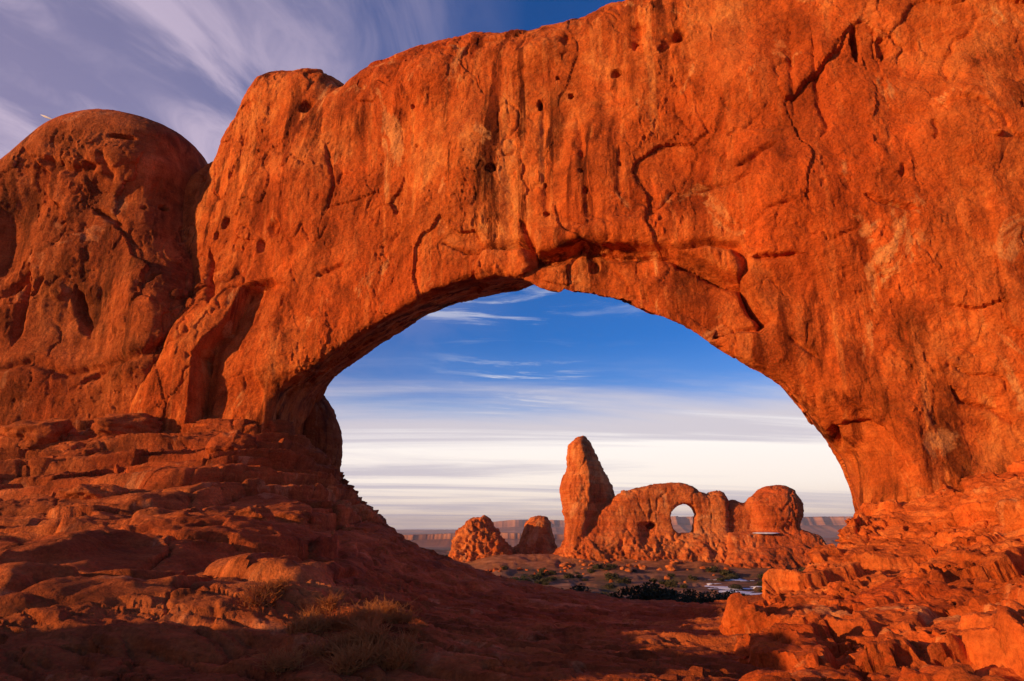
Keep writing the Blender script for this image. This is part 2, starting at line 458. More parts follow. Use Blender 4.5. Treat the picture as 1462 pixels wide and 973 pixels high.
# ------------------------------------------------------------------ ground
def tps_fit(P, Zv, reg=1e-3):
    P = np.asarray(P, float); n = len(P)
    r2 = ((P[:, None] - P[None]) ** 2).sum(-1)
    K = 0.5 * r2 * np.log(r2 + 1e-9) + reg * np.eye(n) * n
    A = np.zeros((n + 3, n + 3)); A[:n, :n] = K; A[:n, n] = 1; A[:n, n + 1:] = P; A[n, :n] = 1; A[n + 1:, :n] = P.T
    wv = np.linalg.solve(A, np.concatenate([Zv, np.zeros(3)]))
    def f(x, y):
        r = wv[n] + wv[n + 1] * x + wv[n + 2] * y
        for k in range(n):
            d2 = (x - P[k, 0]) ** 2 + (y - P[k, 1]) ** 2
            r = r + wv[k] * 0.5 * d2 * np.log(d2 + 1e-9)
        return r
    return f
GP = [  # u, v, y : the bedrock the photograph shows
    (0, 973, 8.5), (200, 973, 8.5), (400, 973, 8.6), (560, 973, 8.7), (731, 973, 8.8), (900, 973, 8.9), (1060, 973, 9.4), (1250, 973, 11), (1462, 973, 11.5),
    (731, 900, 16), (760, 868, 26), (740, 832, 39), (820, 848, 38.5), (900, 856, 38), (960, 863, 37), (1010, 868, 36), (1060, 870, 34), (900, 905, 15.5), (1000, 900, 16.5),
    (600, 788, 41), (600, 850, 22), (600, 905, 13), (570, 890, 14), (660, 812, 40),
    (518, 739, 43), (518, 800, 26), (518, 880, 10.6), (478, 832, 13.0), (450, 880, 10.9), (555, 762, 42),
    (480, 698, 45), (455, 655, 46), (400, 604, 46.5), (400, 645, 40), (400, 700, 32.5), (400, 760, 22.5), (400, 830, 14.2), (400, 900, 10.6),
    (200, 600, 50), (200, 680, 35), (200, 760, 20), (200, 850, 11.3), (300, 640, 41),
    (0, 622, 52), (0, 700, 36), (0, 780, 19), (0, 870, 10.6),
    (1150, 880, 22), (1150, 905, 15), (1250, 800, 27), (1462, 800, 24), (1462, 900, 13)]
GW = []
for (u, v, y) in GP:
    p = at(u, v, y); GW.append(tuple(p))
GW += [(0, 1, 0.0), (-8, 1, 0.15), (8, 1, 0.1), (0, -14, -0.1), (-22, -6, 0.2), (20, -6, 0.3), (-45, 20, 3.0), (-60, 45, 7), (34, 14, 2.0), (30, 30, 2.4),
       (-14, 60, 2.0), (0, 55, -4.6), (12, 52, -4.6), (26, 48, -2.0), (-5, 75, -7.5), (20, 75, -8.0), (45, 65, -5), (-30, 75, 2), (-55, 75, 4), (50, 30, 3), (0, 95, -9), (50, 95, -9), (-60, 95, -4)]
GW = np.array(GW)
tps = tps_fit(GW[:, :2], GW[:, 2])
def ground_base(x, y):
    r = np.hypot(x, y)
    h = np.clip(tps(np.clip(x, -75, 65), np.clip(y, -30, 100)), -12, 14)
    p = np.stack([x, y, 0 * x], -1).reshape(-1, 3)
    far = -10.5 + 1.3 * fbm(p, 0.012, 4).reshape(x.shape) - 4 * sst(r, 260, 600)
    # beyond the mesa's rim the land drops to the canyon country
    far = far + 4.6 * np.exp(-((y - 200) / 15.0) ** 2) * sst(x, -22, -4) * sst(-x, -118, -92) + 1.5 * np.exp(-((y - 178) / 22.0) ** 2) * sst(x, -25, 0)
    far = far - 34 * sst(r, 560, 900) - 22 * sst(r, 1200, 2500)
    # unseen rib added to the ground toward the sun, shaped to shade the hollow
    sa, ca = math.sin(SUN_AZ), math.cos(SUN_AZ)
    al = x * sa + y * ca; la = x * ca - y * sa
    kk = np.stack([la, 0 * la, 0 * la], -1).reshape(-1, 3)
    crest = 3.68 - 0.8 * sst(-la, 9.6, 10.6) - 1.1 * sst(-la, 10.8, 12.4) + 0.40 * fbm(kk, 0.22, 3, off=3).reshape(x.shape) + 0.45 * fbm(kk, 0.8, 3, off=5).reshape(x.shape) + 0.45 * sst(-la, 21, 26)
    crest = crest * sst(la, -47, -38) * sst(-la, 7.0, 8.2)
    h = np.maximum(h, h * 0 + crest * np.exp(-((al + 12.5) / 2.2) ** 2) + np.minimum(h, 0) )
    w_ = sst(r, 62, 105)
    behind = sst(-y, 5, 40)
    h = h * (1 - w_) + far * w_
    return h * (1 - behind) + (0.0 - 12 * sst(r, 70, 200)) * behind
def strata(z, period, sharp=0.75):
    """terraced height: flats and risers"""
    k = z / period; i = np.floor(k); f = k - i
    return (i + sst(f, 0.5 - 0.5 * (1 - sharp), 0.5 + 0.5 * (1 - sharp))) * period
def hill_mask(x, y, hb):
    r = np.hypot(x, y)
    return sst(-(x + 0.17 * y), -1.5, 3.0) * sst(hb, 0.0, 0.9) * sst(r, 11.5, 15.5) * sst(y, 6, 11) * (1 - sst(r, 66, 74))
def ground_h(x, y):
    h = ground_base(x, y)
    sh = x.shape
    p = np.stack([x, y, h], -1).reshape(-1, 3)
    r = np.hypot(x, y)
    near = 1 - sst(r, 75, 130)
    hm = hill_mask(x, y, h)
    # ledges on the left slope: warped, dipping beds
    wp = fbm(p, 0.11, 4).reshape(sh); wq = fbm(p, 0.45, 4, off=31).reshape(sh)
    lm = sst(-(x + 0.10 * y), -2.0, 5.0) * near          # left part
    rug = fbm(p, 0.28, 5, 0.58, off=9).reshape(sh)
    wl = fbm(p, 0.065, 3, off=90).reshape(sh)
    zz = h + 0.8 * wl + 0.05 * wq - 0.10 * x * (x < 0)
    per1 = 1.05
    led = strata(zz, per1, 0.72) - zz
    led2 = strata(zz + 0.13, 0.44, 0.55) - (zz + 0.13)
    amp = lm * sst(h, 0.2, 2.4) * 0.0
    out = h + amp * ((0.55 + 0.45 * sst(wp, -0.2, 0.25)) * led + 0.7 * led2 + 0.28 * rug)
    # smoother slickrock in the middle, long low swells running up the slope
    sw = fbm(p, (0.16, 0.40, 0.3), 5, 0.52, off=4).reshape(sh)
    fine_ = fbm(p, (0.9, 1.6, 1), 4, 0.55, off=3).reshape(sh)
    zc = out + 0.35 * sw
    t1 = strata(zc + 0.15 * wq, 0.34, 0.6) - zc
    out = out + near * (0.30 * (1 - 0.6 * amp) * sw + 0.40 * (1 - amp) * t1 + 0.05 * (1 - 0.6 * amp) * fine_) * sst(r, 2, 9)
    rub = fbm(p, 1.3, 4, 0.6, off=14, ridged=True).reshape(sh)
    out = out + near * amp * (0.035 * rub)
    # hummocky desert beyond
    hum = fbm(p, 0.05, 5, 0.55, off=8).reshape(sh)
    out = out + (1 - near) * (hum * 1.6 + 0.8 * (strata(hum * 2.2, 0.7, 0.7) - hum * 2.2)) * (1 - sst(r, 500, 900)) + sst(r, 700, 1500) * 7 * fbm(p, 0.0016, 5, 0.55, off=2).reshape(sh)
    return out - 1.3 * sst(hm, 0.35, 0.9)
def polar_sheet():
    a1 = np.linspace(-44, 44, 700); side = np.linspace(44, 316, 120)[1:-1]
    az = np.radians(np.concatenate([a1, side]))
    r = [1.2]
    while r[-1] < 60000:
        q = r[-1]
        k = 0.030 if q < 7 else 0.0055 if q < 56 else 0.012 if q < 400 else 0.05
        r.append(q * (1 + k))
    r = np.array(r)
    A, Rr = np.meshgrid(az, r, indexing='ij')
    X, Y = Rr * np.sin(A), Rr * np.cos(A)
    Z = ground_h(X, Y)
    n, m = Z.shape
    global NAZ
    NAZ = n
    idx = np.arange(n * m).reshape(n, m)
    i2 = np.roll(idx, -1, 0)
    F = np.stack([idx[:, :-1], idx[:, 1:], i2[:, 1:], i2[:, :-1]], -1).reshape(-1, 4)
    V = np.stack([X, Y, Z], -1).reshape(-1, 3)
    # close the centre
    c = len(V); V = np.concatenate([V, [[0, 0, float(Z[:, 0].mean())]]])
    tri = np.stack([idx[:, 0], i2[:, 0], np.full(n, c), np.full(n, c)], -1)
    return V, F[:, ::-1], tri
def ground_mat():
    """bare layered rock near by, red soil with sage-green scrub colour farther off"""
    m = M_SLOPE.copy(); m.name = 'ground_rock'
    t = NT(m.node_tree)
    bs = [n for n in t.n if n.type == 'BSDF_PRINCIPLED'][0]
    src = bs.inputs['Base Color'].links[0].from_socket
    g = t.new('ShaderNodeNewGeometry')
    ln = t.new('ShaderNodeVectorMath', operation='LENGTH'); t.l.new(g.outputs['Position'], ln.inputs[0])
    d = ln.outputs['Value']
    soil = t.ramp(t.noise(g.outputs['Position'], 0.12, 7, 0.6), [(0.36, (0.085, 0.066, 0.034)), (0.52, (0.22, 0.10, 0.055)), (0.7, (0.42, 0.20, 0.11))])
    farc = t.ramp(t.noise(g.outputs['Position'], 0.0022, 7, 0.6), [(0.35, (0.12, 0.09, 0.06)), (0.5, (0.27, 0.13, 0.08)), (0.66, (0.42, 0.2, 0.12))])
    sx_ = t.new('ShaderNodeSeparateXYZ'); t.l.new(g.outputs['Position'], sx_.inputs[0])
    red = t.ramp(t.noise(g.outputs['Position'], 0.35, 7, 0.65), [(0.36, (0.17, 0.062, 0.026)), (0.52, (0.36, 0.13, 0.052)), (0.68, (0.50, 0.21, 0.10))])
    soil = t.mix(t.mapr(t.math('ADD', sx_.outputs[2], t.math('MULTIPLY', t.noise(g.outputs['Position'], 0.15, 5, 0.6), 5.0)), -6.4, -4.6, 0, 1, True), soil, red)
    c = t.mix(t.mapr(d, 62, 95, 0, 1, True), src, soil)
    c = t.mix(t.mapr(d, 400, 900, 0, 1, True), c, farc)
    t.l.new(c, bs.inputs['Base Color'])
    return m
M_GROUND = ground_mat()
V, F, tri = polar_sheet()
def slope_relief(V, F):
    x, y, z = V.T
    r = np.hypot(x, y)
    sel = np.where((r < 70) & (y > 2) & (np.abs(x) < y * 1.0 + 2))[0]
    p = V[sel]; N = normals(V, F)[sel]; N[N[:, 2] < 0] *= -1
    hb_ = ground_base(p[:, 0], p[:, 1])
    near = 1 - sst(r[sel], 55, 70)
    m = sst(-(p[:, 0] + 0.17 * p[:, 1]), -1.5, 3.5) * sst(hb_, -0.1, 1.2) * (1 - hill_mask(p[:, 0], p[:, 1], hb_)) * 0.5
    bm_ = 0.5 + 0.5 * sst(fbm(p, 0.13, 3, off=44), -0.25, 0.3)
    f1, c1 = facets(p, (0.17, 0.17, 1.0), 2.7, 0.6)
    tilt = p[:, 2] - 0.10 * np.minimum(p[:, 0], 0) + 0.8 * fbm(p, 0.065, 3, off=90)
    def beds(per, seed_):
        bi = np.floor(tilt / per); bf = tilt / per - bi
        hs = np.sin(bi * 12.9898 + seed_) * 43758.5453; hs -= np.floor(hs)
        return (hs - 0.5) - 0.45 * np.exp(-(np.minimum(bf, 1 - bf) / 0.20) ** 2)
    wear = sst(fbm(p, 0.10, 3, off=23), -0.3, 0.3)
    d = m * (0.22 * f1 * bm_ - 0.16 * np.exp(-(c1 / 0.03) ** 2))
    d = d + m * wear * (0.45 * beds(0.70, 0.0))
    d = d + m * (0.24 * fbm(p, (0.35, 0.35, 0.8), 4, 0.5, off=61) + 0.30 * flakes_(p, (0.22, 0.22, 0.8), 27.7, 4.0, 0.95) + 0.16 * flakes_(p, (0.7, 0.7, 1.4), 47.7, 3.0, 0.95))
    d = d + (0.3 + 0.7 * m) * (0.08 * flakes_(p, (0.5, 0.5, 0.8), 7.7) + 0.03 * fbm(p, 3.2, 4, 0.6, off=2)) + m * 0.06 * fbm(p, (1.2, 1.2, 2.0), 4, 0.6, off=9, ridged=True)
    # long swells and breaks of the bare rock in the hollow
    q = p @ np.array([[0.95, 0.3, 0], [-0.3, 0.95, 0], [0, 0, 1]])
    d = d + (1 - m) * sst(r[sel], 5, 10) * (0.34 * flakes_(q, (0.12, 0.34, 0.3), 3.3, 4.0, 0.95) + 0.10 * flakes_(q, (0.5, 1.1, 0.6), 13.3, 3.0, 0.95) + 0.16 * fbm(q, (0.25, 0.7, 0.3), 4, 0.55, off=5) - 0.12 * np.exp(-(fbm(q, (0.14, 0.45, 0.3), 3, off=15) / 0.05) ** 2))
    d = d + (1 - m) * sst(r[sel], 4, 9) * (0.09 * flakes_(q, (0.9, 2.0, 1.0), 23.3, 3.0, 0.95) - 0.10 * np.exp(-(fbm(q, (0.30, 1.1, 0.5), 4, 0.5, off=35) / 0.035) ** 2) + 0.03 * fbm(q, (2.0, 4.0, 2.0), 3, 0.6, off=45))
    d = d * (0.3 + 0.7 * sst(N[:, 2], 0.25, 0.8))
    V = V.copy(); V[sel] += N * (d * near)[:, None]
    return V
def flakes_(p, freq, off, levels=3.0, sharp=0.88):
    n = fbm(p, freq, 5, 0.5, off=off) * levels
    i = np.floor(n); f = n - i
    return (i + sst(f, 0.5 - 0.5 * (1 - sharp), 0.5 + 0.5 * (1 - sharp))) / levels - n / levels * 0.5
V = slope_relief(V, F)
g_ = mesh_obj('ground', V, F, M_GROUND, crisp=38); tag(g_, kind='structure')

# ------------------------------------------------------------------ the layered hill that carries the left foot of the arch
fH = Field(-54, 8, 4, 62, 0.25, ground_base)
fHM = Field(-54, 8, 4, 62, 0.25, lambda a, b: hill_mask(a, b, ground_base(a, b)))
def hill_f(x, y, z):
    return (z - fH(x, y) + 1.1 * (1 - sst(fHM(x, y), 0.02, 0.40))) * 0.9
V, F = surface_nets(hill_f, (-52.0, 8.0, -2.2), (6.0, 58.0, 13.5), 0.31)
V = relax(V, F, 1)
fc = V[F].mean(1); keep = (fc[:, 2] > -1.9) & (fHM(fc[:, 0], fc[:, 1]) > 0.01) & (fc[:, 0] > -0.95 * fc[:, 1] - 4)
V, F = sub_mesh(V, F, keep)
V, F = subdivide(V, F); V = relax(V, F, 1); V, F = subdivide(V, F); V = relax(V, F, 1)
def hill_relief(V, F):
    p = V; N = normals(V, F)
    mm = sst(fHM(p[:, 0], p[:, 1]), 0.05, 0.6)
    w1 = fbm(p, 0.065, 3, off=90); w2 = fbm(p, 0.16, 3, off=140); w3 = fbm(p, 0.55, 3, off=150)
    tilt = p[:, 2] - 0.09 * np.minimum(p[:, 0], 0) + 0.9 * w1 + 0.22 * w2 + 0.035 * w3
    s1 = strata(tilt, 1.15, 0.86) - tilt
    s2 = strata(tilt + 0.13, 0.43, 0.84) - (tilt + 0.13)
    s3 = strata(tilt + 0.05, 0.17, 0.7) - (tilt + 0.05)
    g1 = sst(fbm(p, 0.12, 3, off=23), -0.35, 0.25); g2 = sst(fbm(p, 0.16, 3, off=33), -0.2, 0.25); g3 = sst(fbm(p, 0.3, 3, off=43), -0.1, 0.3)
    d = 0.85 * g1 * s1 + 0.75 * g2 * s2 + 0.7 * g3 * s3
    k = tilt / 1.15; k = k - np.floor(k); k2 = (tilt + 0.13) / 0.43; k2 = k2 - np.floor(k2)
    d = d - 0.30 * g1 * np.exp(-((k - 0.40) / 0.05) ** 2) - 0.13 * g2 * np.exp(-((k2 - 0.40) / 0.07) ** 2)      # dark undercuts below each lip
    f1, c1 = facets(p, (0.22, 0.22, 0.35), 2.7, 0.5); f2, c2 = facets(p, (0.7, 0.7, 1.0), 9.7, 0.5)
    fr = sst(fbm(p, 0.11, 3, off=53), -0.1, 0.3)
    d = d + 0.26 * f1 - 0.22 * np.exp(-(c1 / 0.022) ** 2) + fr * (0.13 * f2 - 0.12 * np.exp(-(c2 / 0.03) ** 2))
    d = d + 0.35 * fbm(p, 0.22, 4, 0.5, off=61) + 0.16 * flakes_(p, (0.5, 0.5, 0.8), 47.7, 3.0, 0.95) + 0.08 * flakes_(p, (1.3, 1.3, 1.6), 77.7, 3.0, 0.95)
    d = d + 0.05 * fbm(p, 1.4, 4, 0.6, off=9, ridged=True) + 0.02 * fbm(p, 4.5, 3, 0.6, off=19)
    H = N.copy(); H[:, 2] *= 0.35
    out = p + N * (d * mm)[:, None]
    # the lips lean out a little over the hollows below them
    lean = (np.clip(k - 0.55, 0, 0.4) * 1.1 * g1 + np.clip(k2 - 0.55, 0, 0.4) * 0.5 * g2) * mm
    hd = np.stack([N[:, 0], N[:, 1], 0 * N[:, 0]], 1); hd /= np.linalg.norm(hd, axis=1)[:, None] + 0.15
    return out + hd * (lean * 0.5)[:, None]
V = hill_relief(V, F)
V = relax(V, F, 1, 0.3)
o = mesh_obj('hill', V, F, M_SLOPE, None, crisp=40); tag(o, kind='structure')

# ------------------------------------------------------------------ the great arch
HOLE_F = on_wall([(395, 960), (380, 640), (388, 590), (400, 560), (430, 538), (470, 508), (520, 473), (570, 442), (620, 415), (660, 399), (700, 388), (742, 398), (780, 414), (820, 421), (860, 428), (900, 437),
                  (940, 450), (970, 465), (1000, 486), (1030, 503), (1060, 520), (1090, 531), (1112, 546), (1132, 568), (1147, 590), (1162, 610), (1182, 633), (1199, 650), (1205, 670), (1212, 690), (1219, 715), (1230, 742), (1238, 800), (1238, 960)], 0.0)
TB = 8.0
HOLE_B = on_wall([(440, 960), (438, 640), (452, 574), (463, 556), (470, 545), (490, 527), (520, 507), (550, 488), (580, 467), (610, 450), (640, 438), (680, 428), (710, 421), (745, 415), (800, 396), (860, 405), (900, 415),
                  (950, 435), (1000, 465), (1060, 500), (1100, 525), (1140, 566), (1180, 618), (1210, 668), (1225, 715), (1242, 760), (1250, 960)], TB)
SKYL = on_wall([(150, 330), (230, 260), (270, 240), (296, 216), (310, 186), (330, 156), (350, 124), (365, 109), (385, 101), (430, 97), (455, 101), (468, 112), (477, 124), (485, 117), (500, 102), (530, 82), (570, 66), (610, 50), (640, 44),
                (680, 41), (720, 43), (760, 34), (800, 22), (850, 6), (885, -8), (960, -45), (1060, -80), (1200, -120), (1462, -190), (1800, -240)], 2.0)
SKYL[:, 1] += 0.95
SKYL = np.concatenate([[[SKYL[0, 0] - 30, SKYL[0, 1] - 6]], SKYL, [[SKYL[-1, 0] + 30, SKYL[-1, 1] + 3]]])
S0, S1, Z0, Z1 = -62.0, 46.0, -5.0, 44.0
fHF = Field(S0 - 2, S1 + 2, Z0 - 2, Z1 + 2, 0.22, lambda a, b: sdf2(a, b, HOLE_F))
fHB = Field(S0 - 2, S1 + 2, Z0 - 2, Z1 + 2, 0.22, lambda a, b: sdf2(a, b, HOLE_B))
def sky_f(a, b):
    zt = np.interp(a, SKYL[:, 0], SKYL[:, 1])
    sl = (np.interp(a + 0.6, SKYL[:, 0], SKYL[:, 1]) - np.interp(a - 0.6, SKYL[:, 0], SKYL[:, 1])) / 1.2
    return (b - zt) / np.sqrt(1 + sl * sl)
fSK = Field(S0 - 2, S1 + 2, Z0 - 2, Z1 + 2, 0.22, sky_f)
def scale_at(u):      # metres per photo pixel on the wall at this column
    y = WA / (1 + WM * (u - 731) / FPX); return y / FPX
# broad swells and hollows of the face: u, v, ru, rv, depth (+ is a hollow)
SWELL = [(420, 250, 60, 110, -0.9), (345, 330, 30, 120, -0.5), (590, 110, 70, 50, -1.0), (520, 330, 60, 90, 0.5), (660, 210, 60, 80, -0.4), (960, 180, 50, 90, 0.7), (840, 230, 40, 90, -0.5),
         (850, 330, 100, 22, -0.7), (1120, 260, 60, 70, -0.6), (1240, 430, 90, 110, 0.7), (1228, 662, 40, 72, 1.7), (1302, 640, 34, 110, -0.6), (1400, 620, 60, 90, 0.6), (1120, 400, 45, 35, 0.5),
         (1390, 180, 70, 80, -0.7), (1300, 60, 60, 70, 0.5), (760, 60, 60, 30, -0.6), (400, 560, 70, 26, 0.9), (300, 480, 40, 60, -1.2), (455, 470, 25, 60, -0.4), (1060, 90, 60, 60, -0.5), (700, 330, 45, 30, 0.5)]
def front_f(a, b):
    t = 0.0 * a
    for (u, v, ru, rv, d) in SWELL:
        c = on_wall([(u, v)])[0]; k = scale_at(u)
        t = t + d * np.exp(-((a - c[0]) / (ru * k)) ** 2 - ((b - c[1]) / (rv * k)) ** 2)
    p = np.stack([a, 0 * a, b], -1).reshape(-1, 3)
    t = t + 0.9 * fbm(p, (0.085, 1, 0.06), 3, 0.5, off=5).reshape(a.shape)
    t = t + 0.40 * fbm(p, (0.34, 1, 0.07), 4, 0.55, off=21).reshape(a.shape)
    # the foot of the limb flares out on the left; the right mass leans out a little and steps back above
    c = on_wall([(300, 470)])[0]
    t = t - 3.0 * sst(c[1] - b, -6, 6) * np.exp(-((a - c[0]) / 7.0) ** 2)
    t = t + 0.06 * np.clip(b - 12, 0, 40)
    return t
fFR = Field(S0 - 2, S1 + 2, Z0 - 2, Z1 + 2, 0.22, front_f)
s_leg = float(on_wall([(1150, 600)])[0, 0])
def arch_f(x, y, z):
    s = x * ES[0] + (y - WA) * ES[1]; t = x * ET[0] + (y - WA) * ET[1]
    return arch_w(s, t, z)
def arch_w(s, t, z):
    front = fFR(s, z) - t
    back = t - (8.5 + 9 * sst(s, 12, 26) + 0.05 * np.clip(10 - z, 0, 20))
    body = smax(smax(front, fSK(s, z), 4.2), back, 2.5)
    w_ = np.clip((t - 0.0) / TB, 0, 1)
    hole = fHF(s, z) * (1 - w_) + fHB(s, z) * w_
    leg = sst(s, s_leg - 3.0, s_leg + 1.5) * sst(14.0 - z, 0.0, 5.0)
    return smax(body, -(hole + 0.1 * leg), 0.7 + 2.4 * leg)
def wall_nets(fn, lo, hi, h, levels=1):
    V, F = surface_nets(fn, lo, hi, h)
    V = relax(V, F, 1, 0.5)
    V = project(V, fn, 1)
    for _ in range(levels):
        V, F = subdivide(V, F)
        V = relax(V, F, 1, 0.5)
        V = project(V, fn, 1)
    return V, F

CRACKS = [  # photo polyline, width m, depth m
    ([(630, 345), (661, 358), (707, 349), (745, 340), (760, 367), (796, 362), (818, 354), (858, 356), (906, 354), (946, 351), (977, 367), (1012, 386), (1050, 399), (1072, 429), (1092, 453), (1084, 467), (1050, 470), (1000, 486)], 0.32, 1.2),
    ([(736, 305), (747, 332), (760, 362)], 0.2, 0.5),
    ([(946, 349), (986, 345), (1012, 342), (1046, 349), (1059, 362), (1062, 380), (1050, 399)], 0.22, 0.7),
    ([(1046, 236), (1074, 220), (1089, 207), (1109, 199)], 0.16, 0.45), ([(1074, 220), (1068, 246), (1046, 257), (960, 268)], 0.12, 0.2),
    ([(1070, 365), (1102, 365), (1148, 360)], 0.14, 0.4), ([(1232, 274), (1253, 285), (1284, 293), (1318, 296)], 0.12, 0.35),
    ([(1258, 35), (1264, 69)], 0.3, 0.4), ([(1124, 0), (1128, 60), (1134, 170)], 0.15, 0.2), ([(1158, 20), (1167, 125), (1174, 155), (1182, 172), (1171, 196)], 0.14, 0.25),
    ([(1358, 544), (1378, 571), (1420, 583), (1461, 612)], 0.1, 0.3), ([(1125, 477), (1172, 512)], 0.12, 0.25), ([(287, 347), (296, 398), (308, 417), (317, 440)], 0.3, 0.8),
    ([(767, 128), (768, 200), (772, 260), (775, 305)], 0.28, 0.3), ([(813, 146), (825, 200), (830, 240), (836, 285), (840, 320)], 0.3, 0.35), ([(880, 200), (882, 280)], 0.25, 0.2),
    ([(407, 403), (402, 431), (384, 472)], 0.25, 0.5), ([(1332, 160), (1340, 185), (1333, 195)], 0.1, 0.25), ([(1292, 228), (1290, 250)], 0.1, 0.2),
    ([(455, 190), (470, 260), (462, 300)], 0.15, 0.3), ([(560, 70), (548, 100)], 0.2, 0.3), ([(800, 30), (798, 48)], 0.3, 0.4), ([(900, 55), (905, 10)], 0.4, 0.5), ([(967, 25), (940, 50)], 0.35, 0.5),
    ([(448, 395), (490, 372)], 0.14, 0.3), ([(530, 350), (580, 318)], 0.14, 0.2), ([(1190, 600), (1196, 630), (1185, 645)], 0.25, 0.6), ([(1196, 604), (1240, 605), (1262, 618)], 0.16, 0.35),
    ([(1205, 560), (1235, 600), (1280, 640), (1300, 700)], 0.2, 0.15), ([(1060, 330), (1100, 300), (1150, 285)], 0.12, 0.12)]
PITS = [(872, 88, 10, 8, 0.9), (763, 137, 5, 10, 0.8), (806, 121, 5, 6, 0.8), (788, 96, 4, 4, 0.4), (900, 46, 6, 12, 0.5), (940, 52, 7, 8, 0.5), (1222, 48, 7, 36, 1.0), (770, 256, 3, 5, 0.4), (776, 300, 6, 4, 0.5),
        (834, 266, 4, 6, 0.5), (825, 238, 3, 4, 0.4), (881, 225, 3, 4, 0.3), (697, 235, 9, 8, 0.45), (588, 202, 5, 3, 0.3), (312, 240, 4, 7, 0.4), (308, 310, 9, 12, 0.9), (296, 330, 5, 8, 0.6), (390, 325, 14, 18, 0.4),
        (370, 350, 8, 12, 0.4), (582, 145, 4, 4, 0.3), (425, 140, 16, 14, 0.6), (965, 30, 10, 14, 0.7), (1040, 185, 4, 4, 0.2), (845, 372, 8, 12, 0.6), (735, 395, 20, 8, 0.3), (1424, 190, 9, 5, -0.25), (566, 282, 4, 4, -0.15)]
ALCOVE = on_wall([(349, 408), (386, 394), (407, 403), (402, 431), (384, 472), (380, 535), (392, 612), (312, 612), (315, 514), (340, 463)])
BLOCK = on_wall([(946, 349), (986, 345), (1012, 342), (1046, 349), (1059, 362), (1062, 380), (1050, 399), (1012, 386), (977, 367)])
LSLAB = on_wall([(760, 367), (796, 362), (818, 354), (858, 356), (906, 354), (946, 351), (977, 367), (1012, 386), (1050, 399), (1072, 429), (1092, 453), (1084, 467), (1050, 470), (1003, 492), (900, 450), (750, 425), (735, 395)])
def flakes(p, freq, off, levels=4.0, sharp=0.88):
    n = fbm(p, freq, 5, 0.5, off=off) * levels
    i = np.floor(n); f = n - i
    return (i + sst(f, 0.5 - 0.5 * (1 - sharp), 0.5 + 0.5 * (1 - sharp))) / levels - n / levels * 0.6
def face_detail(p, s, z, amp=1.0):
    wp = np.stack([p[:, 0], p[:, 1], p[:, 2]], 1)
    q = wp + 0.5 * np.stack([fbm(wp, 0.5, 3, off=41), fbm(wp, 0.5, 3, off=52), fbm(wp, 0.5, 3, off=63)], 1)
    rough = sst(fbm(wp, (0.13, 0.13, 0.09), 3, off=77), -0.15, 0.35); calm = 0.25 + 0.75 * sst(fbm(wp, 0.10, 3, off=177), -0.2, 0.25)
    pl_, ce_ = facets(wp, (0.16, 0.16, 0.075), 1.5, 0.9)
    d = 0.26 * calm * flakes(q, (0.15, 0.15, 0.075), 1.5, 3.0, 0.96) + 0.22 * pl_ * calm - 0.07 * np.exp(-(ce_ / 0.02) ** 2) * calm
    d = d + 0.24 * (0.08 + rough) * flakes(q, (0.40, 0.40, 0.16), 6.5, 3.0, 0.96)
    d = d + 0.17 * (0.15 + rough) * flakes(q, (1.0, 1.0, 0.5), 16.5, 3.0, 0.95)
    fl_ = fbm(wp, (0.5, 0.5, 0.05), 4, 0.55, off=58)
    d = d + 0.24 * fl_ * sst(fbm(wp, 0.10, 2, off=68), -0.25, 0.2)
    d = d + 0.12 * fbm(wp, (0.6, 0.6, 0.35), 4, 0.55, off=12)
    d = d + 0.07 * (0.3 + rough) * fbm(wp, 1.6, 4, 0.62, off=19)
    d = d - 0.08 * rough * sst(fbm(wp, (1.1, 1.1, 0.6), 3, off=91), 0.28, 0.55)      # pocked patches
    nz = fbm(q, (0.20, 0.20, 0.13), 4, 0.5, off=71); mk = sst(fbm(wp, 0.17, 2, off=81), 0.05, 0.3)
    d = d - 0.16 * mk * np.exp(-(nz / 0.018) ** 2)
    nz = fbm(q, (0.45, 0.45, 0.25), 3, 0.5, off=171); mk = sst(fbm(wp, 0.25, 2, off=181), 0.1, 0.3)
    d = d - 0.09 * mk * np.exp(-(nz / 0.03) ** 2)
    d = d + 0.05 * fbm(wp, (0.25, 0.25, 4.0), 3, 0.5, off=33) * sst(fbm(wp, 0.09, 2, off=8), -0.1, 0.4)
    return d * amp
def carve(s, z, cracks, pits, t=0.0):
    d = np.zeros(len(s))
    wob = 0.10 * fbm(np.stack([s, 0 * s, z], 1), 1.5, 3, off=3); wob2 = 0.10 * fbm(np.stack([s, 0 * s, z], 1), 1.5, 3, off=43)
    for poly, wd, dp in cracks:
        P_ = on_wall(poly, t)
        m = (s > P_[:, 0].min() - 1.5) & (s < P_[:, 0].max() + 1.5) & (z > P_[:, 1].min() - 1.5) & (z < P_[:, 1].max() + 1.5)
        if not m.any(): continue
        e, par = seg_dist(s[m] + wob[m], z[m] + wob2[m], P_)
        tap = np.clip(np.minimum(par, 1 - par) * 6, 0.25, 1)
        d[m] -= dp * tap * np.exp(-(e / (wd * tap)) ** 2)
        # the rock over a parting stands a little proud of the rock below it
    for (u, v, ru, rv, dp) in pits:
        c = on_wall([(u, v)], t)[0]; k = scale_at(u)
        e = np.sqrt(((s + wob - c[0]) / (ru * k)) ** 2 + ((z + wob2 - c[1]) / (rv * k)) ** 2)
        d -= dp * (1 - sst(e, 0.45, 1.15))
    return d
V, F = wall_nets(arch_w, (S0, -4.5, Z0), (S1, 19.0, Z1), 0.36, 1)
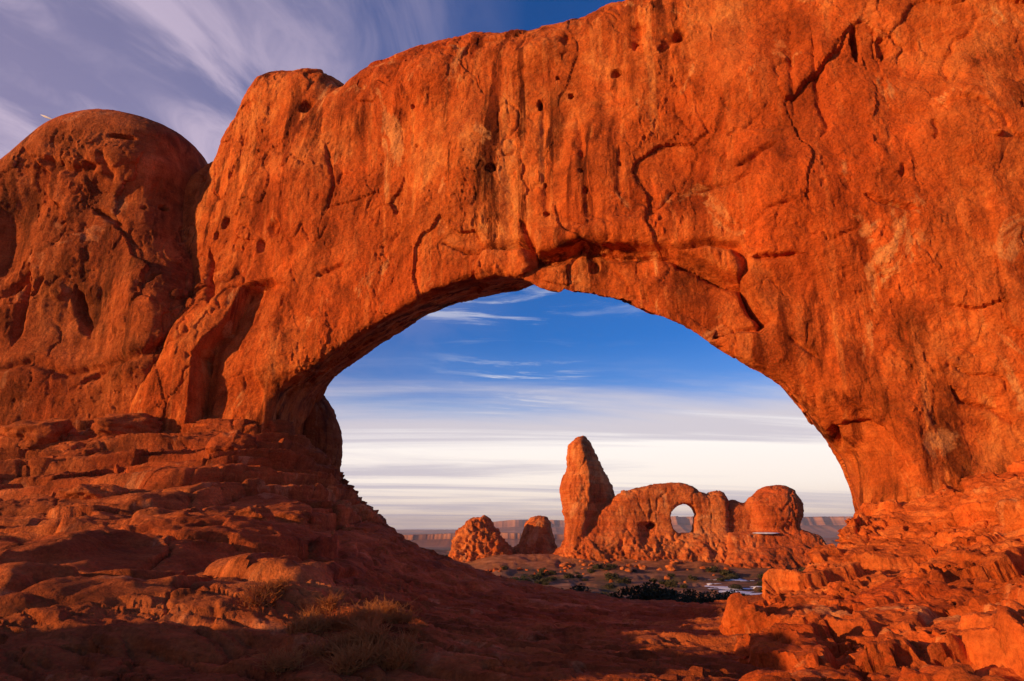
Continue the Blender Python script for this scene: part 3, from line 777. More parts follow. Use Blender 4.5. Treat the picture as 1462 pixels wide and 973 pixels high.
# finer where the camera-side face is
N = normals(V, F)
W_ = from_wall(V[:, 0], V[:, 1], V[:, 2])
fc = V[F].mean(1)
V, F = subdivide(V, F)
V = relax(V, F, 1, 0.5)
N = normals(V, F)
P3 = from_wall(V[:, 0], V[:, 1], V[:, 2])
Nw = np.concatenate([N[:, :1] * ES + N[:, 1:2] * ET, N[:, 2:]], 1)
d = face_detail(P3, V[:, 0], V[:, 2])
frontness = sst(-N[:, 1], 0.05, 0.5) * (V[:, 1] < 6)
s_, z_ = V[:, 0], V[:, 2]
dc = carve(s_, z_, CRACKS, PITS)
# the alcove: deep on its left, shallow on its right
ca = sdf2(s_, z_, ALCOVE); kx = np.clip((s_ - ALCOVE[:, 0].min()) / np.ptp(ALCOVE[:, 0]), 0, 1)
dc -= (1 - sst(ca, -0.3, 0.05)) * (2.5 - 2.3 * kx ** 0.6)
dc += 0.45 * (1 - sst(sdf2(s_, z_, BLOCK), -0.25, 0.0)) * 0.4
ls_ = sdf2(s_, z_, LSLAB); dc -= 0.55 * (1 - sst(ls_, -0.12, 0.0)) - 0.35 * (1 - sst(ls_, -2.2, -0.4))
d = d + dc * frontness
P3 = P3 + Nw * d[:, None]
arch = empty('rock_arch', tuple(from_wall(np.array(16.0), np.array(4.0), np.array(0.0))))
tag(arch, 'giant orange sandstone arch framing the view with a wide round opening', 'rock arch')
fs, ft, fz = V[F].mean(1).T
fn_ = Nw[F].mean(1)
in_slab = (sdf2(fs, fz, LSLAB) < 0) & (ft < 2.5)
in_block = (sdf2(fs, fz, BLOCK) < 0) & (ft < 2.5) & ~in_slab
in_alc = (sdf2(fs, fz, ALCOVE) < 0) & (ft < 4) & (N[F].mean(1)[:, 1] < 0)
knob_s = on_wall([(476, 124)], 2.0)[0]
in_knob = (fs < knob_s[0]) & (fz > on_wall([(400, 160)], 2.0)[0, 1]) & ~in_alc
rest = ~(in_slab | in_block | in_alc | in_knob)
for nm, mk, lb in (('arch_wall', rest, None), ('hanging_slab', in_slab, 'cracked slab hanging over the top of the opening'), ('wedged_block', in_block, 'smooth pale block wedged above the crack'),
                   ('alcove', in_alc, 'tall shadowed alcove in the left foot'), ('summit_knob', in_knob, 'rounded knob on the left shoulder')):
    vv, ff = sub_mesh(P3, F, mk)
    o = mesh_obj(nm, vv, ff, M_ARCH, arch, crisp=36)
    if lb: o['label'] = lb


# ------------------------------------------------------------------ rounded rocks drawn as outlines with their own depth
def px_poly(pts, y):
    p = at(np.array(pts, float)[:, 0], np.array(pts, float)[:, 1], y)
    return p[:, [0, 2]]
def body_fn(polys, y0, pad=3.0, h=0.3):
    """polys: (outline in world x/z, edge radius, half thickness, offset in y, flare below z, holes)"""
    fs_ = []
    for (pl, rad, half, oy, flare, zf, extra) in polys:
        lo = pl.min(0) - pad; hi = pl.max(0) + pad
        fd = Field(lo[0], hi[0], lo[1], hi[1], h, lambda a, b, pl=pl: sdf2(a, b, pl))
        fs_.append((fd, lo, hi, rad, half, oy, flare, zf, extra))
    def f(x, y, z):
        res = None
        for (fd, lo, hi, rad, half, oy, flare, zf, extra) in fs_:
            dist = fd(x, z)
            ox = np.maximum(np.maximum(lo[0] - x, x - hi[0]), 0); oz = np.maximum(np.maximum(lo[1] - z, z - hi[1]), 0)
            dist = dist + ox + oz
            t = y - y0 - oy
            if extra is not None: t = t + extra(x, z)
            hf = half + flare * np.maximum(zf - z, 0)
            k = rad / np.minimum(half, rad * 2.0)
            e = np.maximum(dist + rad, 0); q = np.maximum(np.abs(t) - np.maximum(hf - rad / k, 0), 0) * k
            g = np.sqrt(e * e + q * q) - rad
            res = g if res is None else smin(res, g, 1.2 * min(1, rad / 3))
        return res
    return f
def far_detail(p, sc, base_z, amp=1.0):
    q = p / sc
    d = 0.8 * fbm(q, (0.10, 0.10, 0.06), 3, off=2)
    d = d + 0.5 * flakes(q, (0.22, 0.22, 0.2), 4.5, 3.0)
    d = d + 0.12 * fbm(q, (0.8, 0.8, 0.6), 4, 0.6, off=14)
    low = sst(base_z - p[:, 2], -3 * sc, 3 * sc)
    rid = fbm(q, (0.28, 0.28, 0.08), 4, 0.55, off=23, ridged=True)
    d = d + low * 1.5 * (rid - 0.3) + low * 0.9 * fbm(q, 0.9, 3, 0.6, off=29, ridged=True)
    d = d + 0.22 * fbm(q, 0.45, 4, 0.6, off=37) + (0.3 + low) * 0.22 * facets(q, (0.4, 0.4, 0.22), 9.1, 0.5)[0] - 0.35 * np.exp(-(fbm(q, (0.35, 0.35, 0.1), 3, off=51) / 0.04) ** 2)
    lay = fbm(q, (0.05, 0.05, 1.1), 3, 0.55, off=6)
    d = d + 0.45 * lay
    return d * sc * amp * 0.75
def far_rock(fn, lo, hi, h, base_z, sc=1.6, amp=1.0, levels=1):
    V, F = surface_nets(fn, lo, hi, h); V = relax(V, F, 1)
    for _ in range(levels):
        V, F = subdivide(V, F); V = relax(V, F, 1)
    N = normals(V, F)
    return V + N * far_detail(V, sc, base_z, amp)[:, None], F

# ------------------------------------------------------------------ the domed wall on the left
YD = 55.0
DSKY_PX = [(-170, 520), (-150, 390), (-110, 340), (-60, 316), (0, 280), (30, 267), (60, 245), (90, 220), (110, 202), (140, 188), (170, 182), (200, 181), (230, 187), (255, 196), (275, 208), (290, 222), (297, 240)]
DOMEP = px_poly(DSKY_PX + [(300, 262), (306, 300), (318, 350), (334, 400), (350, 450), (360, 520), (360, 700), (-170, 700)], YD)
DSW = [(262, 480, 85, 110, -3.2), (60, 300, 40, 40, 0.7), (15, 350, 30, 70, 1.4), (190, 285, 70, 26, 0.7), (190, 232, 110, 12, -0.7), (190, 200, 40, 8, 0.3), (110, 380, 60, 50, -0.6), (60, 540, 70, 40, -1.0), (200, 540, 60, 30, -1.0), (250, 330, 30, 60, 0.6), (130, 480, 40, 40, 0.4)]
def dome_extra(x, z):
    t = 0 * x + 0.10 * (z - 12) * -1 * (z < 12)
    for (u, v, ru, rv, dd) in DSW:
        c = at(u, v, YD - 6)[[0, 2]]; k = (YD - 6) / FPX
        t = t - dd * np.exp(-((x - c[0]) / (ru * k)) ** 2 - ((z - c[1]) / (rv * k)) ** 2)
    p = np.stack([x, 0 * x, z], -1).reshape(-1, 3)
    return t + 1.0 * fbm(p, (0.10, 1, 0.10), 3, 0.5, off=15).reshape(x.shape)
_dx0, _dz0 = DOMEP.min(0) - 4; _dx1, _dz1 = DOMEP.max(0) + 4
fDX = Field(_dx0, _dx1, _dz0, _dz1, 0.3, dome_extra)
f_dome = body_fn([(DOMEP, 4.5, 7.0, 0.0, 0.12, 12.0, fDX)], YD)
V, F = surface_nets(f_dome, (DOMEP[:, 0].min() - 1, YD - 13, 1.0), (DOMEP[:, 0].max() + 1, YD + 12, DOMEP[:, 1].max() + 2), 0.45); V = relax(V, F, 1)
V, F = subdivide(V, F); V = relax(V, F, 1); V, F = subdivide(V, F); V = relax(V, F, 1)
N = normals(V, F)
DCR = [([(116, 412), (123, 454), (136, 486)], 0.35, 0.9), ([(53, 382), (37, 449), (28, 500)], 0.3, 0.7), ([(0, 426), (28, 407), (53, 382)], 0.35, 0.7), ([(134, 299), (162, 313), (178, 326)], 0.25, 0.6), ([(245, 398), (220, 418), (218, 430), (228, 434)], 0.25, 0.5),
       ([(75, 397), (50, 430)], 0.15, 0.3), ([(150, 222), (165, 262)], 0.3, 0.3), ([(60, 230), (110, 250), (150, 240)], 0.4, 0.4), ([(0, 540), (60, 520), (110, 540), (165, 530)], 0.35, 0.5), ([(120, 560), (180, 530), (240, 520), (300, 485)], 0.4, 0.6)]
DPT = [(176, 198, 20, 5, 0.9), (224, 287, 6, 6, 0.7), (204, 294, 4, 4, 0.5), (90, 420, 14, 14, -0.3), (142, 425, 14, 16, -0.25)]
d = face_detail(V, V[:, 0], V[:, 2], 1.2)
zt_ = np.interp(V[:, 0], DOMEP[:17, 0], DOMEP[:17, 1])
d *= 1 - 0.8 * sst(V[:, 2], zt_ - 6.0, zt_ - 4)      # the cap rock is smooth
def carve_xz(x, z, cracks, pits, y):
    d = np.zeros(len(x)); k = y / FPX
    wob = 0.10 * fbm(np.stack([x, 0 * x, z], 1), 1.5, 3, off=3); wob2 = 0.10 * fbm(np.stack([x, 0 * x, z], 1), 1.5, 3, off=43)
    for poly, wd, dp in cracks:
        P_ = px_poly(poly, y); e, par = seg_dist(x + wob, z + wob2, P_); tap = np.clip(np.minimum(par, 1 - par) * 6, 0.25, 1)
        d -= dp * tap * np.exp(-(e / (wd * tap)) ** 2)
    for (u, v, ru, rv, dp) in pits:
        c = px_poly([(u, v)], y)[0]; e = np.sqrt(((x + wob - c[0]) / (ru * k)) ** 2 + ((z + wob2 - c[1]) / (rv * k)) ** 2)
        d -= dp * (1 - sst(e, 0.45, 1.15))
    return d
d += carve_xz(V[:, 0], V[:, 2], DCR, DPT, YD - 6.5) * sst(-N[:, 1], 0.05, 0.5)
P3 = V + N * d[:, None]
dome = empty('rock_dome', (-38.0, YD, 6.0))
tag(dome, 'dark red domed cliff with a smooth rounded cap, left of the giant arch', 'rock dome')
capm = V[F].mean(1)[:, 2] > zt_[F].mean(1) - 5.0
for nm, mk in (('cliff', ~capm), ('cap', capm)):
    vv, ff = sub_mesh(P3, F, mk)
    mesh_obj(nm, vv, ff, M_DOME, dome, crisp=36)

# --- the distant arch with its tower
YT = 198.0
def c7(pts): return [(780 + a / 3.178, 600 + b / 3.178) for a, b in pts]
def c6(pts): return [(540 + a / 3.603, 600 + b / 3.603) for a, b in pts]
TOWER = px_poly(c7([(92, 225), (97, 150), (103, 108), (130, 78), (180, 68), (206, 88), (217, 115), (247, 165), (272, 215), (302, 270), (332, 328), (325, 400), (240, 470), (200, 560), (190, 640), (150, 780), (20, 780), (30, 700), (55, 605), (84, 540), (88, 470), (76, 410), (68, 360), (62, 310), (73, 268)]), YT)
RIDGE = px_poly(c7([(150, 70), (152, 130), (185, 235), (188, 300), (184, 380), (165, 460), (130, 560), (80, 700)]), YT)
rz = np.argsort(RIDGE[:, 1])
def tower_wedge(x, z):
    sr = np.interp(z, RIDGE[rz, 1], RIDGE[rz, 0]); a = x - sr
    return np.where(a > 0, 0.0, 0.0) + 2.6 - np.where(a > 0, 0.95 * a, -0.30 * a) * sst(z, -8, 4) * 1.0
WALLP = px_poly(c7([(215, 420), (250, 396), (282, 376), (306, 362), (330, 334), (345, 318), (362, 324), (400, 308), (450, 298), (500, 288), (550, 282), (600, 284), (640, 297), (680, 318), (716, 339), (738, 328), (766, 320), (790, 333), (806, 360), (817, 385),
                    (818, 450), (812, 520), (830, 600), (835, 640), (830, 780), (40, 780), (60, 690), (120, 560), (170, 480)]), YT)
HOLE1 = px_poly(c7([(552, 440), (559, 418), (580, 394), (605, 383), (636, 384), (657, 399), (671, 421), (661, 446), (660, 480), (656, 517), (640, 507), (620, 512), (600, 517), (580, 518), (561, 478), (551, 458)]), YT)
HOLE2 = px_poly(c7([(395, 480), (405, 455), (435, 445), (470, 455), (488, 478), (480, 510), (460, 540), (430, 560), (405, 540)]), YT)
HOLE3 = px_poly(c7([(448, 472), (462, 462), (478, 468), (482, 482), (470, 495), (452, 492)]), YT)
f_tow = body_fn([(TOWER, 4.5, 6.5, 4.5, 0.35, -3.0, tower_wedge)], YT)
wxc = float(WALLP[:, 0].mean())
f_wal = body_fn([(WALLP, 2.6, 3.4, -1.0, 0.50, 2.0, lambda x, z: 0.08 * (x - wxc))], YT)
hb = [Field(HOLE1[:, 0].min() - 30, HOLE1[:, 0].max() + 30, -20, 30, 0.3, lambda a, b, P_=P_: sdf2(a, b, P_)) for P_ in (HOLE1, HOLE2, HOLE3)]
def turret_f(x, y, z):
    b = smin(f_tow(x, y, z), f_wal(x, y, z), 1.0)
    b = smax(b, -hb[0](x, z), 0.8)
    alc = smax(hb[1](x, z) + 0.35 * (y - YT + 6), (y - YT) - (-2.0), 0.5)
    alc2 = smax(hb[2](x, z), y - YT - 0.5, 0.4)
    return smax(smax(b, -alc, 0.8), -alc2, 0.3)
lo = np.array([min(TOWER[:, 0].min(), WALLP[:, 0].min()) - 3, YT - 16, -13.5]); hi = np.array([WALLP[:, 0].max() + 4, YT + 14, TOWER[:, 1].max() + 2])
V, F = far_rock(turret_f, lo, hi, 0.62, -2.0)
turret = empty('rock_arch', (float(WALLP[:, 0].mean()), YT, -10.0))
tag(turret, 'distant small sandstone arch joined to a tall leaning rock tower', 'rock arch')
fx, fy, fz = V[F].mean(1).T
tm = sdf2(fx, fz, TOWER) < 0
tm &= ~((sdf2(fx, fz, WALLP) < 0) & (fy < YT - 1.5) & (fx > np.interp(fz, RIDGE[rz, 1], RIDGE[rz, 0]) + 3)) & (fz > -1.0)
for nm, mk in (('tower', tm), ('arch_span', ~tm)):
    vv, ff = sub_mesh(V, F, mk); o = mesh_obj(nm, vv, ff, M_FAR, turret)
    if nm == 'tower': o['label'] = 'tall tower leaning over the small arch'

# --- the butte with the round dome on its right
YB = 195.0
BALL = px_poly(c7([(940, 500), (915, 440), (905, 385), (920, 352), (944, 338), (956, 322), (982, 303), (1020, 290), (1060, 288), (1102, 303), (1132, 333), (1158, 380), (1165, 410), (1160, 442), (1146, 476), (1128, 520), (1000, 540)]), YB)
HUMP = px_poly(c7([(790, 540), (806, 375), (830, 366), (850, 358), (876, 360), (897, 374), (940, 400), (1000, 420), (1050, 520)]), YB)
SHELF = px_poly(c7([(770, 800), (780, 600), (800, 512), (1130, 492), (1200, 518), (1234, 556), (1256, 590), (1290, 660), (1300, 800)]), YB)
LOWSH = px_poly(c7([(770, 820), (790, 600), (900, 585), (1100, 560), (1250, 588), (1330, 690), (1340, 820)]), YB)
f_but = body_fn([(BALL, 6.0, 7.5, 0.0, 0, 0, None), (HUMP, 2.4, 5.0, 3.5, 0, 0, None), (SHELF, 1.6, 9.0, 1.5, 0.2, 0, None), (LOWSH, 1.2, 11.0, 0.0, 0.5, -5, None)], YB)
lo = np.array([SHELF[:, 0].min() - 3, YB - 24, -14]); hi = np.array([LOWSH[:, 0].max() + 4, YB + 16, BALL[:, 1].max() + 2])
V, F = far_rock(f_but, lo, hi, 0.72, -6.0, 1.5)
butte = empty('rock_butte', (float(SHELF[:, 0].mean()), YB, -11.0))
tag(butte, 'distant layered butte topped by a big round dome, right of the small arch', 'butte')
fx, fy, fz = V[F].mean(1).T
dm = ((sdf2(fx, fz, BALL) < 0.4) | (sdf2(fx, fz, HUMP) < 0.4)) & (fz > 1.6)
for nm, mk in (('dome', dm), ('ledge_base', ~dm)):
    vv, ff = sub_mesh(V, F, mk); mesh_obj(nm, vv, ff, M_FAR, butte)

# --- two free-standing rocks left of the tower
CONE = px_poly(c6([(340, 820), (390, 735), (398, 655), (428, 586), (466, 534), (496, 520), (520, 512), (545, 490), (566, 506), (582, 560), (604, 602), (642, 650), (668, 692), (665, 780), (690, 830)]), 212.0)
f_con = body_fn([(CONE, 2.4, 3.6, 0, 0.55, 6, None)], 212.0)
V, F = far_rock(f_con, (CONE[:, 0].min() - 3, 195, -14), (CONE[:, 0].max() + 3, 229, CONE[:, 1].max() + 2), 0.6, 4.0, 1.4, 1.15)
o = mesh_obj('rock_pinnacle', V, F, M_FAR); tag(o, 'distant craggy cone of red rock rising beside the dark slope', 'rock pinnacle')
MIDD = px_poly(c6([(660, 800), (668, 690), (732, 645), (742, 580), (758, 520), (788, 496), (830, 487), (870, 497), (888, 530), (896, 580), (900, 640), (922, 690), (940, 800)]), 222.0)
f_mid = body_fn([(MIDD, 4.2, 5.5, 0, 0.4, 0, None)], 222.0)
V, F = far_rock(f_mid, (MIDD[:, 0].min() - 3, 203, -14), (MIDD[:, 0].max() + 3, 241, MIDD[:, 1].max() + 2), 0.66, -2.0, 1.4, 0.8)
o = mesh_obj('rock_knoll', V, F, M_FAR); tag(o, 'distant smooth beehive shaped rock between the craggy cone and the leaning tower', 'rock knoll')

# --- the dark round boulder behind the left foot of the great arch
BOUL = px_poly([(415, 560), (445, 556), (464, 565), (477, 588), (485, 612), (488, 640), (483, 674), (472, 697), (452, 712), (420, 720)], 55.0)
f_bo = body_fn([(BOUL, 2.2, 3.0, 0, 0, 0, None)], 55.0, 2.0, 0.12)
V, F = far_rock(f_bo, (BOUL[:, 0].min() - 1, 50.5, BOUL[:, 1].min() - 1), (BOUL[:, 0].max() + 1, 59.5, BOUL[:, 1].max() + 1), 0.25, -50.0, 0.4, 0.9)
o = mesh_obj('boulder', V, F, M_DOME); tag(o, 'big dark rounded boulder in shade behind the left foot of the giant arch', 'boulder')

# ------------------------------------------------------------------ the broken outcrop on the right
OP = [(1232, 738, 30.2), (1320, 733, 29), (1400, 690, 27.8), (1462, 672, 27), (1200, 752, 29.2), (1222, 786, 27.6), (1168, 796, 25), (1150, 826, 22.6), (1102, 838, 21.2), (1097, 862, 19), (1064, 868, 17), (1052, 892, 13.4), (1060, 973, 8.7),
      (1300, 780, 26), (1300, 805, 21.5), (1300, 862, 14.4), (1300, 930, 10.2), (1300, 973, 8.2), (1180, 872, 16.6), (1180, 930, 11), (1180, 973, 8.4), (1400, 770, 22.5), (1462, 762, 20.5), (1400, 858, 13.2), (1462, 858, 12.4), (1400, 973, 7.8), (1462, 973, 7.5)]
OW = np.array([at(u, v, y) for u, v, y in OP])
OX = np.array([(24, 10, 1.2), (28, 18, 2.6), (30, 26, 4.0), (14, 4, 0.6), (6, 4, 0.1), (20, 33, 3.0)])
otps = tps_fit(np.concatenate([OW[:, :2], OX[:, :2]]), np.concatenate([OW[:, 2], OX[:, 2]]))
EDGE = np.array([at(u, v, y)[:2] for u, v, y in [(1066, 1100, 6.0), (1056, 973, 9.4), (1047, 935, 11.5), (1060, 905, 13), (1050, 886, 15), (1066, 866, 17.5), (1097, 860, 19), (1100, 836, 21.5), (1150, 826, 22.5), (1166, 790, 25.5), (1222, 786, 27.5), (1196, 752, 29.2), (1228, 742, 30.8), (1240, 740, 34)]])
fO = Field(0, 34, 2, 36, 0.12, lambda a, b: otps(a, b))
EP = np.concatenate([EDGE, [[60, 34], [60, 4]]])
fE = Field(0, 34, 2, 36, 0.12, lambda a, b: sdf2(a, b, EP))
def crop_f(x, y, z):
    h = fO(x, y)
    p = np.stack([x, y, 0 * x], -1).reshape(-1, 3)
    e = fE(x, y)
    f = (z - h) * 0.8
    return smax(f, e - 0.15 - 0.05 * np.clip(h - z, 0, 6), 0.25)
def blocks(p, sc, off, fl=1.7, warp=0.35):
    q = p + warp / sc * np.stack([fbm(p, sc * 0.9, 3, off=off + 1), fbm(p, sc * 0.9, 3, off=off + 2), fbm(p, sc * 0.9, 3, off=off + 3)], 1)
    f1, f2, r = worley(q, (sc, sc, sc * fl), off)
    return sst(f2 - f1, 0.0, 0.28), r
V, F = surface_nets(crop_f, (1.0, 5.0, -2.6), (31.0, 33.5, 7.0), 0.22)
V = relax(V, F, 2); V, F = subdivide(V, F); V = relax(V, F, 1)
fc = V[F].mean(1)
keep = fc[:, 2] > ground_base(fc[:, 0], fc[:, 1]) - 1.1
V, F = sub_mesh(V, F, keep & (fc[:, 2] > -2.4))
V, F = subdivide(V, F)
def outcrop_shape(V, F):
    N = normals(V, F)
    tilt = V[:, 2] + 0.06 * V[:, 0] - 0.03 * V[:, 1]
    wv_ = 0.35 * fbm(V, 0.25, 4, off=5)
    # ledges: beds pushed in and out one above the other
    bed_ = (tilt + wv_) / 0.62; bi = np.floor(bed_); bf = bed_ - bi
    hsh = np.sin(bi * 12.9898) * 43758.5453; hsh = hsh - np.floor(hsh)
    led = (hsh - 0.45) * 0.5 - 0.36 * np.exp(-((np.minimum(bf, 1 - bf)) / 0.07) ** 2)
    Nh = N.copy(); Nh[:, 2] *= 0.5
    D_ = Nh * (led * sst(1 - np.abs(N[:, 2]), 0.05, 0.5))[:, None]
    f1, c1 = facets(V, (0.36, 0.36, 0.8), 3.3, 0.55); f2, c2 = facets(V, (0.95, 0.95, 1.4), 8.1, 0.5); f3, c3 = facets(V, (2.6, 2.6, 3.2), 18.1, 0.5); b1 = c1
    gate = sst(fbm(V, 0.3, 3, off=66), -0.35, 0.25)
    dd = 0.38 * f1 - 0.24 * np.exp(-(c1 / 0.022) ** 2) + (0.3 + 0.7 * gate) * (0.16 * f2 - 0.11 * np.exp(-(c2 / 0.03) ** 2) + 0.05 * f3)
    dd = dd + 0.22 * flakes_(V, (0.7, 0.7, 0.9), 4.4, 3.0, 0.92) + 0.06 * fbm(V, 0.9, 4, 0.5, off=7) + 0.03 * fbm(V, 5.0, 3, 0.6, off=9)
    lowf = sst(V[:, 2] - ground_base(V[:, 0], V[:, 1]), -0.2, 0.7)[:, None]
    return V + D_ * lowf + N * dd[:, None] * (0.35 + 0.65 * lowf), b1
V2, b1 = outcrop_shape(V, F); V2 = relax(V2, F, 2, 0.4)
n2_ = normals(V2, F); V2 = V2 + n2_ * (0.10 * flakes_(V2, (1.5, 1.5, 1.8), 404.0, 3.0, 0.95) + 0.05 * fbm(V2, 2.6, 4, 0.6, off=9) - 0.10 * np.exp(-(fbm(V2, (0.45, 0.45, 0.6), 4, 0.5, off=77) / 0.025) ** 2))[:, None]
crop = empty('rock_outcrop', (14.0, 17.0, 0.0))
tag(crop, 'sunlit broken orange rock ledges at lower right, under the giant arch', 'rock outcrop')
fc = V[F].mean(1); hk = fc[:, 2] + 0.06 * fc[:, 0] - 0.03 * fc[:, 1]
for nm, mk, lb in (('upper_ledge', fc[:, 1] > 24.6, 'upper ledge right under the arch wall'), ('middle_ledge', (fc[:, 1] <= 24.6) & (fc[:, 1] > 15.8), None), ('lower_ledge', fc[:, 1] <= 15.8, 'lowest and nearest ledge')):
    vv, ff = sub_mesh(V2, F, mk); o = mesh_obj(nm, vv, ff, M_CROP, crop, crisp=32)
    if lb: o['label'] = lb

# ------------------------------------------------------------------ mesas at the edge of the desert
def mesa_mat(name, a, b, c):
    m = bpy.data.materials.new(name); m.use_nodes = True
    t = NT(m.node_tree); t.n.clear()
    g = t.new('ShaderNodeNewGeometry'); p = g.outputs['Position']
    n1 = t.noise(t.mapping(p, (0.0006, 0.0006, 0.03)), 1.0, 6, 0.6, 0.2)
    n2 = t.noise(p, 0.006, 6, 0.6)
    cc = t.ramp(t.math('ADD', t.math('MULTIPLY', n1, 0.6), t.math('MULTIPLY', n2, 0.4)), [(0.38, a), (0.5, b), (0.62, c)])
    bs = t.new('ShaderNodeBsdfPrincipled'); t.l.new(cc, bs.inputs['Base Color']); bs.inputs['Roughness'].default_value = 1; bs.inputs['Specular IOR Level'].default_value = 0.05
    o = t.new('ShaderNodeOutputMaterial'); t.l.new(bs.outputs[0], o.inputs[0])
    return m
M_MESA = mesa_mat('mesa_rock', (0.20, 0.085, 0.055), (0.33, 0.14, 0.085), (0.45, 0.23, 0.15))
def mesa(name, sky_pts, Y, depth, zfoot, spur, seed):
    pts = np.array(sky_pts, float)
    us = np.arange(pts[0, 0], pts[-1, 0], 1.1); vs = np.interp(us, pts[:, 0], pts[:, 1])
    top = at(us, vs, Y); n = len(us)
    x = top[:, 0]; zt = top[:, 2]
    k = np.stack([x, 0 * x + seed * 97.0, 0 * x], 1) / (spur * 2.2)
    zt = zt + 0.04 * (zt - zfoot) * np.round(2.5 * fbm(k, 0.8, 3))
    sp = spur * fbm(k, 0.6, 5, 0.5, ridged=True); sp2 = spur * 0.14 * fbm(k, 4.1, 4, 0.6)
    prof = [(1.0, 0.0), (0.9, 0.55), (0.55, 1.0), (0.12, 1.0), (0.0, 0.99), (-0.02, 0.80), (-0.05, 0.56), (-0.12, 0.50), (-0.20, 0.36), (-0.30, 0.20), (-0.42, 0.08), (-0.6, -0.03)]
    V = []
    for (dy_, hz) in prof:
        g = 1.0 if dy_ <= 0.05 else 0.2
        yy = Y + dy_ * depth - g * (sp + sp2 * (1 - 0.5 * (hz < 0.5)))
        V.append(np.stack([x * yy / Y if False else x, yy, zfoot + (zt - zfoot) * hz], 1))
    V = np.stack(V, 0)
    m_ = len(prof); idx = np.arange(m_ * n).reshape(m_, n)
    F = np.stack([idx[:-1, :-1], idx[:-1, 1:], idx[1:, 1:], idx[1:, :-1]], -1).reshape(-1, 4)
    o = mesh_obj(name, V.reshape(-1, 3), F, M_MESA, None, False)
    tag(o, kind='structure')
    return o
mesa('mesa', [(380, 766), (540, 765), (580, 764), (620, 763), (660, 761), (700, 760), (760, 762), (820, 764), (900, 766), (1000, 766), (1100, 770), (1160, 772), (1240, 768), (1320, 769)], 3200, 500, -72, 130, 1)
mesa('mesa', [(648, 768), (655, 757), (664, 753), (674, 747), (700, 746), (730, 743), (770, 742), (800, 743), (860, 742), (920, 740), (980, 738), (1040, 739), (1100, 740), (1160, 738), (1200, 738), (1240, 741), (1300, 743), (1400, 746)], 7800, 1500, -75, 420, 2)
mesa('mesa', [(300, 757), (420, 756), (520, 757), (600, 758), (680, 757)], 15000, 2000, -78, 500, 3)

# ------------------------------------------------------------------ small rocks
def rock_mesh(name, seed, sub=4, flat=0.7, mat=M_CROP, rough=0.16):
    bm_ = __import__('bmesh').new(); __import__('bmesh').ops.create_icosphere(bm_, subdivisions=sub, radius=1.0)
    v = np.array([q.co[:] for q in bm_.verts]); f = np.array([[q.index for q in fc_.verts] for fc_ in bm_.faces]); bm_.free()
    rg = np.random.default_rng(seed)
    pl = rg.normal(size=(11, 3)); pl /= np.linalg.norm(pl, axis=1)[:, None]; dd = rg.uniform(0.55, 0.85, 11)
    for n_, d_ in zip(pl, dd):
        e = v @ n_ - d_; v = v - np.where(e > 0, e * 0.9, 0)[:, None] * n_
    nrm = v / np.linalg.norm(v, axis=1)[:, None]
    v = v + nrm * (rough * fbm(v, 1.6, 4, 0.55, off=seed) + 0.05 * fbm(v, 5, 3, 0.6, off=seed + 5))[:, None]
    v[:, 2] *= flat
    return mesh_obj(name, v, f, mat)
def gz(x, y): return float(ground_h(np.array([[float(x)]]), np.array([[float(y)]]))[0, 0])
def put(o, u=None, v=None, y=None, x=None, size=(1, 1, 1), rz=0.0, sink=0.38, rx=0.0):
    if u is not None: x = float(at(u, v, y)[0])
    o.location = (x, y, gz(x, y) + size[2] * (0.62 - sink)); o.scale = size; o.rotation_euler = (rx, 0.0, rz)
    return o
protos = [rock_mesh('talus_rock', 20 + k, 3, 0.8, M_FAR, 0.30) for k in range(6)]
spots = []
for k in range(64):
    y = 194 - abs(random.gauss(0, 11)) - 6; u = random.uniform(800, 985) if k % 4 else random.uniform(1000, 1140)
    spots.append((float(at(u, 800, y)[0]), y, min(1.7, 0.3 + random.expovariate(2.6))))
for k in range(26):
    y = random.uniform(158, 180); spots.append((float(at(random.uniform(640, 795), 800, y)[0]), y, random.uniform(0.4, 1.3)))
for i, (x, y, s) in enumerate(spots):
    o = protos[i] if i < 6 else protos[i % 6].copy()
    if i >= 6: col.objects.link(o)
    put(o, x=x, y=y, size=(s * random.uniform(.8, 1.3), s, s * random.uniform(.7, 1.0)), rz=random.uniform(0, 6.28))
    tag(o, 'small fallen rock on the rubble slope below the distant rocks', 'rock', 'fallen rocks below the distant arch')
M_HUM = rock_mat('pale_slickrock', (0.42, 0.20, 0.11), (0.55, 0.29, 0.17), (0.66, 0.4, 0.26), 2.5, 0.1, 0.5, 0.15)
for i, (u, y, sx, sz, lb) in enumerate([(626, 250, 9, 5.2, 'pale pink slickrock hump behind the dark slope, left of the craggy cone'), (606, 285, 8, 4.2, 'low pale hump at the dark slope edge, farthest left of distant rocks')]):
    o = rock_mesh('rock_hump', 70 + i, 4, 0.6, M_HUM, 0.1); put(o, u, 800, y, size=(sx, 6, sz), sink=0.45); tag(o, lb, 'rock')

